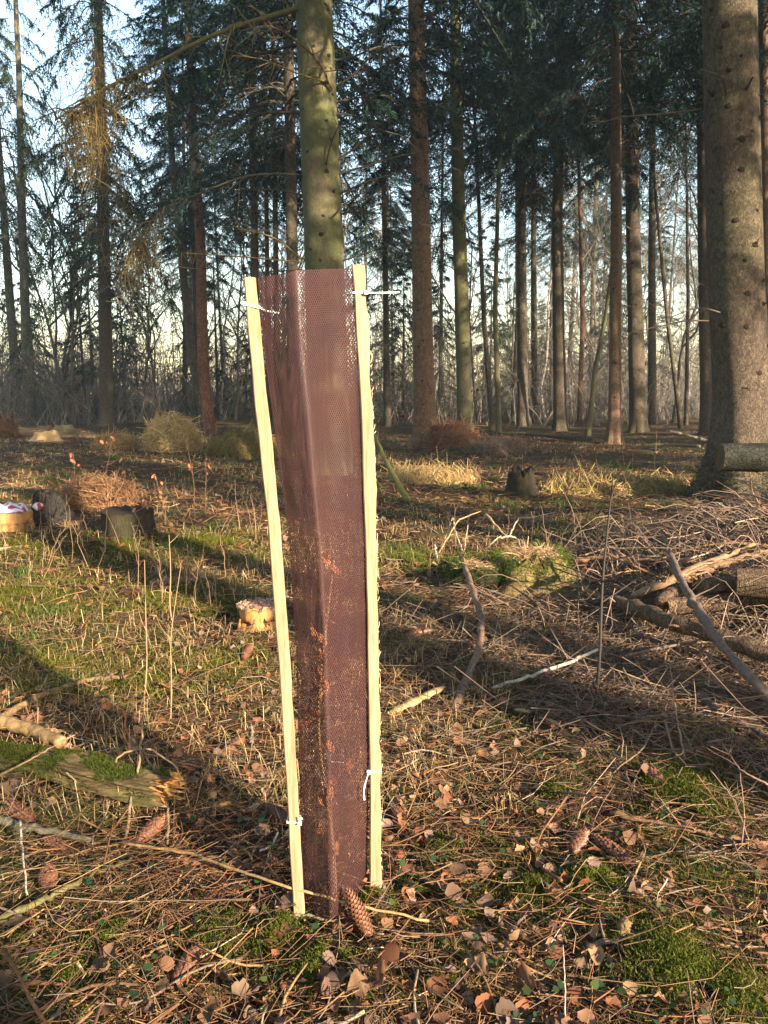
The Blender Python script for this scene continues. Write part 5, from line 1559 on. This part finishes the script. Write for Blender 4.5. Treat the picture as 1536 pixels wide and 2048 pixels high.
# arching bramble stems on the left
for k, (pix, lifts, w, lab) in enumerate([([(212, 1640), (216, 1560), (240, 1505), (300, 1495), (350, 1530), (378, 1585)], [0, .06, .12, .14, .08, .02], 5, 'brown bramble stem arching over the mossy log'),
                                     ([(250, 1690), (262, 1600), (280, 1520), (285, 1440)], [0, .06, .12, .2], 6, 'upright dead stem in front of the mossy log'),
                                     ([(-20, 1560), (60, 1520), (110, 1490), (150, 1470)], [.05, .1, .14, .16], 4, 'thin straight twig slanting over the left end of the mossy log'),
                                     ([(335, 1690), (338, 1620), (310, 1545), (285, 1500)], [0, .04, .08, .14], 5, 'curved tan stem across the broken log end'),
                                     ([(40, 1640), (44, 1700), (55, 1790)], [.05, .04, .02], 5, 'bleached twig standing left among the cones'),
                                     ([(1130, 2060), (1130, 1960), (1126, 1890)], [.03, .08, .10], 2.5, 'fine white grass stem rising at the bottom right of centre'),
                                     ([(520, 1702), (545, 1690), (556, 1664)], [.02, .03, .05], 5, 'short white twig left of the left stake'),
                                     ([(132, 1545), (150, 1560), (180, 1600)], [.1, .07, .0], 3, 'fine stem drooping in front of the mossy log')]):
    stick(lab, pix, w, 0, col=(.27, .19, .12) if k not in (4, 5, 6) else (.6, .55, .46), name='stem', cat='stem', lifts=lifts, taper=.7, nside=5)

# ---------------------------------------------------------------- litter
def polar(g, n, r0, r1, half=.80, power=1.0):
    """places on the ground, denser nearer the clearing's front"""
    r = r0 * (r1 / r0) ** (g.random(n) ** power)
    a = g.uniform(-half, half, n)
    return r * np.sin(a), r * np.cos(a), r
PAL = np.array([(.25, .145, .075), (.19, .095, .05), (.13, .075, .05), (.18, .14, .105), (.31, .20, .10), (.18, .078, .042), (.42, .34, .24), (.10, .06, .045)])
PALW = np.array([.17, .19, .17, .13, .10, .12, .03, .09]); PALW /= PALW.sum()
def lying(g, x, y, L, r, lift, droop=.12, pitch=.10, K=4, pal=PAL, palw=PALW):
    n = len(x)
    az = g.uniform(0, 6.28, n)
    d = np.stack([np.cos(az), np.sin(az), g.normal(0, pitch, n)], 1)
    t = np.linspace(-.5, .5, K)
    side = np.stack([-np.sin(az), np.cos(az), np.zeros(n)], 1)
    p = np.stack([x, y, np.zeros(n)], 1)[:, None] + d[:, None] * (L[:, None] * t)[..., None]
    p += side[:, None] * (L * g.normal(0, .22, n))[:, None, None] * (t ** 2 * 2)[None, :, None]
    p += side[:, None] * (L * g.normal(0, .10, n))[:, None, None] * (t ** 3 * 4)[None, :, None]
    gz = T(p[..., 0], p[..., 1])
    p[..., 2] += gz * .75 + gz.mean(1, keepdims=True) * .25 + lift[:, None]
    p[..., 2] -= (L * g.normal(0, droop, n))[:, None] * t ** 2 * 2
    c = pal[g.choice(len(pal), n, p=palw)] * g.uniform(.7, 1.3, (n, 1))
    taper = np.linspace(1.1, .6, K)
    return p, (r[:, None] * taper[None]), c
def twig_litter():
    g = np.random.default_rng(1001)
    n = 30000
    x, y, rr = polar(g, n, .85, 34, .82)
    L = g.gamma(2.0, .048, n) + .025
    L = np.clip(L, .03, .5) * np.clip(.75 + rr * .05, 1, 2.2)
    r = np.clip(g.lognormal(-7.0, .45, n), .0005, .004) * np.clip(rr / 4, 1, 2.8)
    p, R, c = lying(g, x, y, L, r, g.uniform(.0, .03, n) * np.clip(rr, 1, 2))
    mb = MB().tubes(p, R, 3, col=c)
    # extra tangle on the brush pile and its apron
    n = 7600
    x = np.concatenate([g.normal(2.6, .7, n // 2), g.normal(1.35, .75, n // 2)]); y = np.concatenate([g.normal(4.6, .8, n // 2), g.normal(3.5, .7, n // 2)])
    L = np.clip(g.gamma(2.5, .11, n), .08, .9)
    p, R, c = lying(g, x, y, L, np.clip(g.lognormal(-6.45, .4, n), .0008, .005), g.uniform(0, .27, n) * np.exp(-((x - 2.8) / 1.0) ** 2 - ((y - 4.8) / 1.1) ** 2) + g.uniform(0, .04, n), .25, .22,
                    pal=np.array([(.19, .135, .105), (.15, .10, .08), (.22, .155, .11), (.11, .075, .06), (.34, .28, .21)]), palw=np.array([.3, .3, .2, .15, .05]))
    mb.tubes(p, R, 3, col=c)
    n = 2300
    x = g.normal(2.75, .6, n); y = g.normal(4.7, .75, n); h = g.uniform(.10, .45, n); az = g.uniform(0, 6.28, n); t = np.linspace(0, 1, 5)
    p = np.zeros((n, 5, 3)); ln = h * g.uniform(.3, 1.6, n)
    p[:, :, 0] = x[:, None] + np.cos(az)[:, None] * ln[:, None] * t; p[:, :, 1] = y[:, None] + np.sin(az)[:, None] * ln[:, None] * t
    p[:, :, 2] = T(x, y)[:, None] + .06 + h[:, None] * (t * 1.7 - 1.2 * t ** 2)
    p += np.cumsum(g.normal(0, .012, p.shape), 1)
    mb.tubes(p, (np.linspace(1.2, .5, 5) * .0024)[None] * g.uniform(.6, 1.5, (n, 1)), 3, col=np.array([.20, .14, .11]) * g.uniform(.6, 1.5, (n, 1)))
    tag(mb.build('twig_litter', M['litter']), 'tangled fine dry twigs and stalks covering the forest floor', 'twig litter', kind='stuff')
twig_litter()
def needle_litter():
    g = np.random.default_rng(1002)
    n = 90000
    x, y, rr = polar(g, n, .85, 26, .80)
    az = g.uniform(0, 6.28, n)
    L = g.uniform(.012, .05, n) * np.clip(rr / 2.5, 1, 5)
    w = g.uniform(.0006, .0018, n) * np.clip(rr / 2.2, 1, 5)
    d = np.stack([np.cos(az), np.sin(az), g.normal(.05, .28, n)], 1) * L[:, None]
    s = np.stack([-np.sin(az), np.cos(az), g.normal(0, .5, n)], 1) * w[:, None]
    p = np.stack([x, y, T(x, y) + g.uniform(.001, .02, n)], 1)
    V = np.stack([p - s, p + s, p + d], 1).reshape(-1, 3)
    c = np.array([(.30, .165, .075), (.22, .10, .045), (.34, .22, .105), (.14, .075, .045), (.24, .19, .07)])[g.integers(0, 5, n)] * g.uniform(.7, 1.3, (n, 1))
    mb = MB().add(V, tris=np.arange(3 * n).reshape(-1, 3), col=np.repeat(c, 3, 0))
    tag(mb.build('needle_litter', M['litter'], None, False), 'scattered spruce needles and straw on the forest floor', 'needle litter', kind='stuff')
needle_litter()

# moss patches: photo points with radius in photo pixels
MOSS = [(1370, 1600, 120, 1.3), (1340, 1935, 140, 1.7), (640, 1950, 90, 1.7), (560, 1880, 70, 1.4), (1180, 1770, 100, 1.2), (1060, 1790, 80, 1.2), (880, 1700, 40, .9),
        (100, 1215, 130, .8), (260, 1105, 120, .9), (60, 1180, 90, .8), (330, 1200, 120, .8), (745, 1805, 45, 1.1), (230, 1900, 90, 1.1), (1110, 1590, 60, .8),
        (440, 1340, 120, .55), (300, 1360, 130, .6), (120, 1340, 120, .6), (820, 1120, 50, .8), (930, 1130, 60, .9), (1000, 1450, 60, .5), (1480, 2000, 120, 1.3),
        (900, 1850, 110, .9), (1230, 1690, 70, .7), (430, 1880, 90, 1.0), (820, 1790, 60, .6), (150, 1960, 120, .5), (700, 1990, 90, .6), (1000, 1700, 70, .5),
        (460, 1220, 60, .7), (60, 1090, 90, .6), (420, 1090, 90, .8), (900, 1970, 90, .5), (1400, 1760, 90, .5), (50, 1860, 60, .5)]
def moss_ground():
    g = np.random.default_rng(1003)
    mb = MB()
    for (px, py, rp, dens) in MOSS:
        c = G(px, py); k = mpp(c)
        rx = rp * k * 1.3; ry = rp * k * 1.3 * (1.6 if py > 1500 else 2.2) * .6
        n = int((1600 if px < 560 and py < 1420 else 1900) * dens * np.clip(rx * ry / .02, .5, 2.4))
        a = g.uniform(0, 6.28, n); f = np.abs(g.normal(0, .55, n))
        x = c[0] + rx * f * np.cos(a); y = c[1] + ry * f * np.sin(a)
        keep = vnoise(x * 9, y * 9, 7) > .32
        x, y, f = x[keep], y[keep], f[keep]
        hump = (.010 + .020 * np.exp(-f ** 2 * 3)) * dens
        P_ = np.stack([x, y, T(x, y) + hump * (.6 + .4 * g.random(len(x)))], 1)
        shade = g.uniform(.8, 1.2) * (np.array([1.1, .95, .9]) if px < 560 and py < 1420 else np.ones(3))
        if px < 560 and py < 1420: n = int(n * .75)
        size = .010 * np.clip(c[1] / 2.0, .9, 2.6)
        moss_tufts(mb, P_, np.tile([0, 0, 1.0], (len(x), 1)), g, size, (np.array((.05, .068, .012)) * shade, np.array((.125, .145, .024)) * shade), 3, .9)
    tag(mb.build('moss', M['moss'], None, False), 'bright green moss cushions scattered over the litter', 'moss', kind='stuff')
moss_ground()
GRASS = [(100, 965, 90, 1), (190, 962, 80, 1), (60, 940, 80, .5), (100, 1230, 130, 1), (250, 1070, 80, .6), (40, 1150, 80, .7), (930, 972, 70, .8), (1230, 938, 60, 1.0), (1000, 1010, 120, .6),
         (1160, 1070, 50, .7), (330, 1100, 130, .6), (420, 1060, 80, .6), (1120, 1010, 120, .5), (780, 1100, 60, .5), (500, 1120, 70, .5), (130, 1380, 140, .6), (40, 1300, 120, .6), (1340, 1010, 80, .4), (230, 915, 80, .4)]
def grass():
    g = np.random.default_rng(1004)
    V, C = [], []
    def blades(x, y, l, w, cols, lean):
        n = len(x)
        az = g.uniform(0, 6.28, n)
        e = np.stack([np.cos(az), np.sin(az), np.zeros(n)], 1); s = np.stack([-np.sin(az), np.cos(az), np.zeros(n)], 1) * w[:, None]
        p = np.stack([x, y, T(x, y) - .004], 1)
        b = lean * g.uniform(.2, 1.3, n)
        m1 = p + e * (l * b * .3)[:, None] + [0, 0, 1] * (l * .6)[:, None]
        tp = p + e * (l * b)[:, None] + [0, 0, 1] * (l * np.clip(1 - b * .45, .15, 1))[:, None]
        V.append(np.stack([p - s, p + s, m1 + s * .7, p - s, m1 + s * .7, m1 - s * .7, m1 - s * .7, m1 + s * .7, tp], 1).reshape(-1, 3))
        C.append(np.repeat(cols[g.integers(0, len(cols), n)] * g.uniform(.7, 1.3, (n, 1)), 9, 0))
    GC = np.array([(.07, .12, .02), (.05, .10, .025), (.11, .14, .03)]); SC = np.array([(.42, .31, .15), (.34, .24, .11), (.30, .20, .10), (.5, .4, .22)])
    for (px, py, rp, dens) in GRASS:
        c = G(px, py); k = mpp(c)
        n = int(420 * dens)
        f = np.abs(g.normal(0, .6, n)); a = g.uniform(0, 6.28, n)
        x = c[0] + rp * k * f * np.cos(a); y = c[1] + rp * k * 1.3 * f * np.sin(a)
        blades(x, y, g.uniform(.03, .10, n), g.uniform(.0012, .0025, n) * np.clip(c[1] / 4, 1, 2.5), GC, .8)
    # dry straw over the left and middle clearing
    n = 26000
    x, y, rr = polar(g, n, 2.2, 24, .75)
    keep = vnoise(x * .8 + 40, y * .8, 9) > .46 - .22 * (x < -.1 * y)
    x, y, rr = x[keep], y[keep], rr[keep]
    n = len(x)
    blades(x, y, g.uniform(.03, .14, n), g.uniform(.0009, .0018, n) * np.clip(rr / 4, 1, 4), SC, 1.6)
    V_ = np.concatenate(V); C_ = np.concatenate(C)
    mb = MB().add(V_, tris=np.arange(len(V_)).reshape(-1, 3), col=C_)
    tag(mb.build('grass', M['grass'], None, False), 'green tufts and dry straw of grass on the clearing', 'grass', kind='stuff')
grass()
# small green leaves of honeysuckle and bramble
def green_leaves():
    g = np.random.default_rng(1005)
    n = 2600
    x, y, rr = polar(g, n, 1.1, 7, .78)
    keep = vnoise(x * 2.2, y * 2.2, 12) > .42
    x, y, rr = x[keep], y[keep], rr[keep]; n = len(x)
    az = g.uniform(0, 6.28, n); s = g.uniform(.005, .013, n)[:, None]
    d = np.stack([np.cos(az), np.sin(az), g.uniform(-.1, .8, n)], 1); d /= np.linalg.norm(d, axis=1, keepdims=True)
    w = np.cross(d, np.stack([g.normal(0, .4, n), g.normal(0, .4, n), np.ones(n)], 1)); w /= np.linalg.norm(w, axis=1, keepdims=True)
    p = np.stack([x, y, T(x, y) + g.uniform(.012, .05, n)], 1)
    V = np.stack([p - d * s, p - d * s * .35 + w * s * .72, p + d * s * .45 + w * s * .6, p + d * s, p + d * s * .45 - w * s * .6, p - d * s * .35 - w * s * .72], 1).reshape(-1, 3)
    i = np.arange(n)[:, None] * 6
    tr = np.concatenate([i + [0, 1, 5], i + [1, 2, 5], i + [5, 2, 4], i + [2, 3, 4]], 0)
    c = np.array([(.025, .062, .022), (.032, .07, .022), (.06, .09, .02), (.018, .048, .022)])[g.integers(0, 4, n)]
    mb = MB().add(V, tris=tr, col=np.repeat(c, 6, 0))
    tag(mb.build('ground_cover', M['leaf_card'], None, False), 'small round green leaves dotted through the litter', 'ground cover', kind='stuff')
green_leaves()
# dead leaves: the nearest 300 singly, the rest as one
def dead_leaves():
    g = np.random.default_rng(1006)
    n = 300
    k = 0
    while k < n:
        a = g.uniform(-.62, .62); r = 1.15 * (3.2 / 1.15) ** (g.random() ** 1.5)
        x, y = r * math.sin(a), r * math.cos(a)
        if vnoise(np.array([x * 2.0]), np.array([y * 2.0]), 21)[0] < .36: continue
        k += 1
        o = link('dead_leaf', LEAVES[int(g.integers(8))])
        o.location = (x, y, float(T(x, y)) + g.uniform(.02, .045))
        o.rotation_euler = (g.normal(0, .45), g.normal(0, .45), g.uniform(0, 6.28))
        s = g.uniform(.022, .056)
        o.scale = (s, s, s)
        tag(o, 'curled brown dead leaf lying in the foreground litter', 'leaf', 'dead leaves in the foreground')
    n = 4200
    x, y, rr = polar(g, n, 1.1, 14, .8)
    keep = vnoise(x * 1.3, y * 1.3, 22) > .38
    x, y, rr = x[keep], y[keep], rr[keep]; n = len(x)
    base = []
    for me in LEAVES[:4]:
        co = np.zeros(len(me.vertices) * 3, np.float32); me.vertices.foreach_get('co', co)
        tr = [list(pl.vertices) for pl in me.polygons if len(pl.vertices) == 3]
        base.append((co.reshape(-1, 3), np.array(tr)))
    mb = MB()
    PALL = np.array([(.18, .08, .045), (.24, .13, .08), (.18, .12, .095), (.15, .06, .03), (.22, .14, .08)])
    for i in range(n):
        co, tr = base[i % 4]
        m = Matrix.Rotation(g.uniform(0, 6.28), 3, 'Z') @ Matrix.Rotation(g.normal(0, .5), 3, 'X') @ Matrix.Rotation(g.normal(0, .5), 3, 'Y')
        v = co @ np.array(m).T * g.uniform(.02, .042) * min(2.0, max(1, rr[i] / 4)) + [x[i], y[i], 0]
        v[:, 2] += float(0)
        mb.add(v, tris=tr, col=PALL[int(g.integers(5))] * g.uniform(.7, 1.3))
    for i, v in enumerate(mb.v): pass
    zz = T(x, y) + g.uniform(.008, .04, n)
    mb.v = [v + [0, 0, zz[i]] for i, v in enumerate(mb.v)]
    tag(mb.build('leaf_litter', M['litter'], None, True), 'scattered brown dead leaves farther back on the forest floor', 'leaf litter', kind='stuff')
dead_leaves()
# thin loose twigs in the foreground, each its own
def loose_twigs():
    g = np.random.default_rng(1007)
    base = []
    for s in range(8):
        n = 9
        t = np.linspace(-.5, .5, n)
        p = np.stack([t, .10 * g.normal() * (t * 2) ** 2 + .04 * np.sin(t * 7 + s), .05 * g.normal() * (t * 2) ** 2 + .02 * np.sin(t * 9)], 1)
        mb = MB().tubes(p, np.linspace(.011, .006, n) * (1 + .1 * g.standard_normal(n)), 6, col=np.array(PAL[[0, 1, 3, 4, 0, 6, 3, 2][s]]), cap=True)
        k = 3
        for j in range(k):
            i = int(g.integers(2, 7)); e = g.normal(0, 1, 3) * [1, 1, .35]; e /= np.linalg.norm(e)
            l = g.uniform(.06, .2)
            mb.tubes(np.array([p[i], p[i] + e * l * .5 + g.normal(0, .008, 3), p[i] + e * l]), np.array([.005, .004, .0025]), 4, col=np.array(PAL[[0, 1, 3, 4, 0, 6, 3, 2][s]]))
        me = mesh_from(np.concatenate(mb.v), mb.q, mb.t, np.concatenate(mb.c), 'dry_twig'); me.materials.append(M['stick'])
        base.append(me)
    for k in range(95):
        x, y = g.normal(2.35, .6), g.normal(4.45, .7)
        L = g.uniform(.5, 1.3); az = g.normal(.2, .7) + math.pi * g.integers(0, 2)
        o = link('brushwood_stick', base[int(g.integers(8))])
        o.location = (x, y, float(T(x, y)) + .03 + g.uniform(.0, .30) * math.exp(-((x - 2.5) / .9) ** 2 - ((y - 4.7) / 1.0) ** 2))
        o.rotation_euler = (g.uniform(0, 6.28), g.normal(0, .09), az)
        f = g.uniform(.012, .028) / .017 / L * .5
        o.scale = (L, L * f, L * f)
        tag(o, 'long brown stick heaped in the brush pile at right', 'stick', 'sticks heaped in the brush pile')
    for k in range(220):
        a = g.uniform(-.62, .62); r = 1.2 * (5.0 / 1.2) ** (g.random() ** 1.1)
        x, y = r * math.sin(a), r * math.cos(a)
        L = float(np.clip(g.gamma(3, .085), .1, .6))
        az = g.uniform(0, 6.28)
        dx, dy = math.cos(az) * L * .4, math.sin(az) * L * .4
        z0, z1 = float(T(x - dx, y - dy)), float(T(x + dx, y + dy))
        if abs(x + .03) < .16 and 1.62 < y < 1.95: continue
        o = link('dry_twig', base[int(g.integers(8))])
        o.location = (x, y, max(float(T(x, y)), (z0 + z1) / 2) + g.uniform(.008, .035))
        o.rotation_euler = (g.uniform(0, 6.28), -math.atan2(z1 - z0, .8 * L) + g.normal(0, .05), az)
        f = g.uniform(.6, 1.3) * min(1.0, .25 / L + .25)
        o.scale = (L, L * f, L * f)
        tag(o, 'thin dry twig lying loose in the foreground litter', 'twig', 'loose dry twigs in the foreground')
loose_twigs()

# ---------------------------------------------------------------- unseen spruces added around the view to cast shade and block sky light
gq = np.random.default_rng(950)
for i, (x, y, r, cz) in enumerate([(5.2, -1.6, .24, 9), (6.2, -1.9, .17, 9), (11.2, 7.8, .22, 8), (11, -3.6, .25, 7), (13.5, 6.5, .25, 8), (17.9, 1.5, .22, 9.5), (19, 5, .25, 7), (17.5, 11, .25, 7.5),
                                   (23, 9, .25, 8), (10, -14, .25, 8), (22, -4, .25, 9.5), (24, 15, .25, 8), (27, 2, .25, 8), (16, -8, .22, 9), (22, 18, .25, 7), (29, 11, .25, 8), (6, -5.9, .2, 9), (10.2, 1.85, .12, 5.6), (8.9, 1.7, .15, 7.6), (13, -4.5, .22, 6.4), (14, 2.5, .13, 5.6), (16.5, 3.2, .13, 5.6),
                                   (-9, 4, .25, 6), (-12, 10, .25, 7), (-17, 18, .25, 6), (-8, -3, .25, 6), (-12, -6, .25, 6), (-4, -9, .25, 7), (-7, -14, .25, 6), (1, -13, .25, 8), (7, -18, .25, 8), (-15, 2, .25, 6), (-22, 12, .25, 6), (-1, -19, .25, 6)]):
    b = np.array([x, y, float(T(x, y))])
    H = {5.6: 10.0, 7.6: 14.5}.get(cz, gq.uniform(22, 27))
    me, base, ax, rad = trunk_mesh('trunk', [b, b + [gq.normal(0, .1), gq.normal(0, .1), 6]], r, H, M['bark_spruce'], .35, nside=14, nr=30, seed=800 + i)
    root = thing('spruce_tree', 'unseen spruce outside the view, added to shade the clearing', 'tree', base, 'added spruces outside the view')
    link('trunk', me, root)
    share('crown', CROWNS[i % 4], root, (0, 0, cz), (0, 0, gq.uniform(0, 6.28)), (1.0, 1.0, (H - cz) / 17) if cz not in (5.6, 7.6) else (.72, .72, (H - cz) / 17))

# ---------------------------------------------------------------- air
def haze():
    m = bpy.data.materials.new('air_haze'); m.use_nodes = True
    nt = m.node_tree; nt.nodes.clear()
    out = nt.nodes.new('ShaderNodeOutputMaterial')
    v = nt.nodes.new('ShaderNodeVolumePrincipled')
    v.inputs['Density'].default_value = .0009
    v.inputs['Color'].default_value = (.70, .84, 1.0, 1)
    v.inputs['Anisotropy'].default_value = .0
    nt.links.new(v.outputs[0], out.inputs['Volume'])
    mb = MB(); box(mb, (0, 40, 15), (110, 100, 17))
    o = mb.build('haze', m, None, False)
    tag(o, 'thin bluish haze hanging in the wood', 'haze', kind='stuff')
haze()
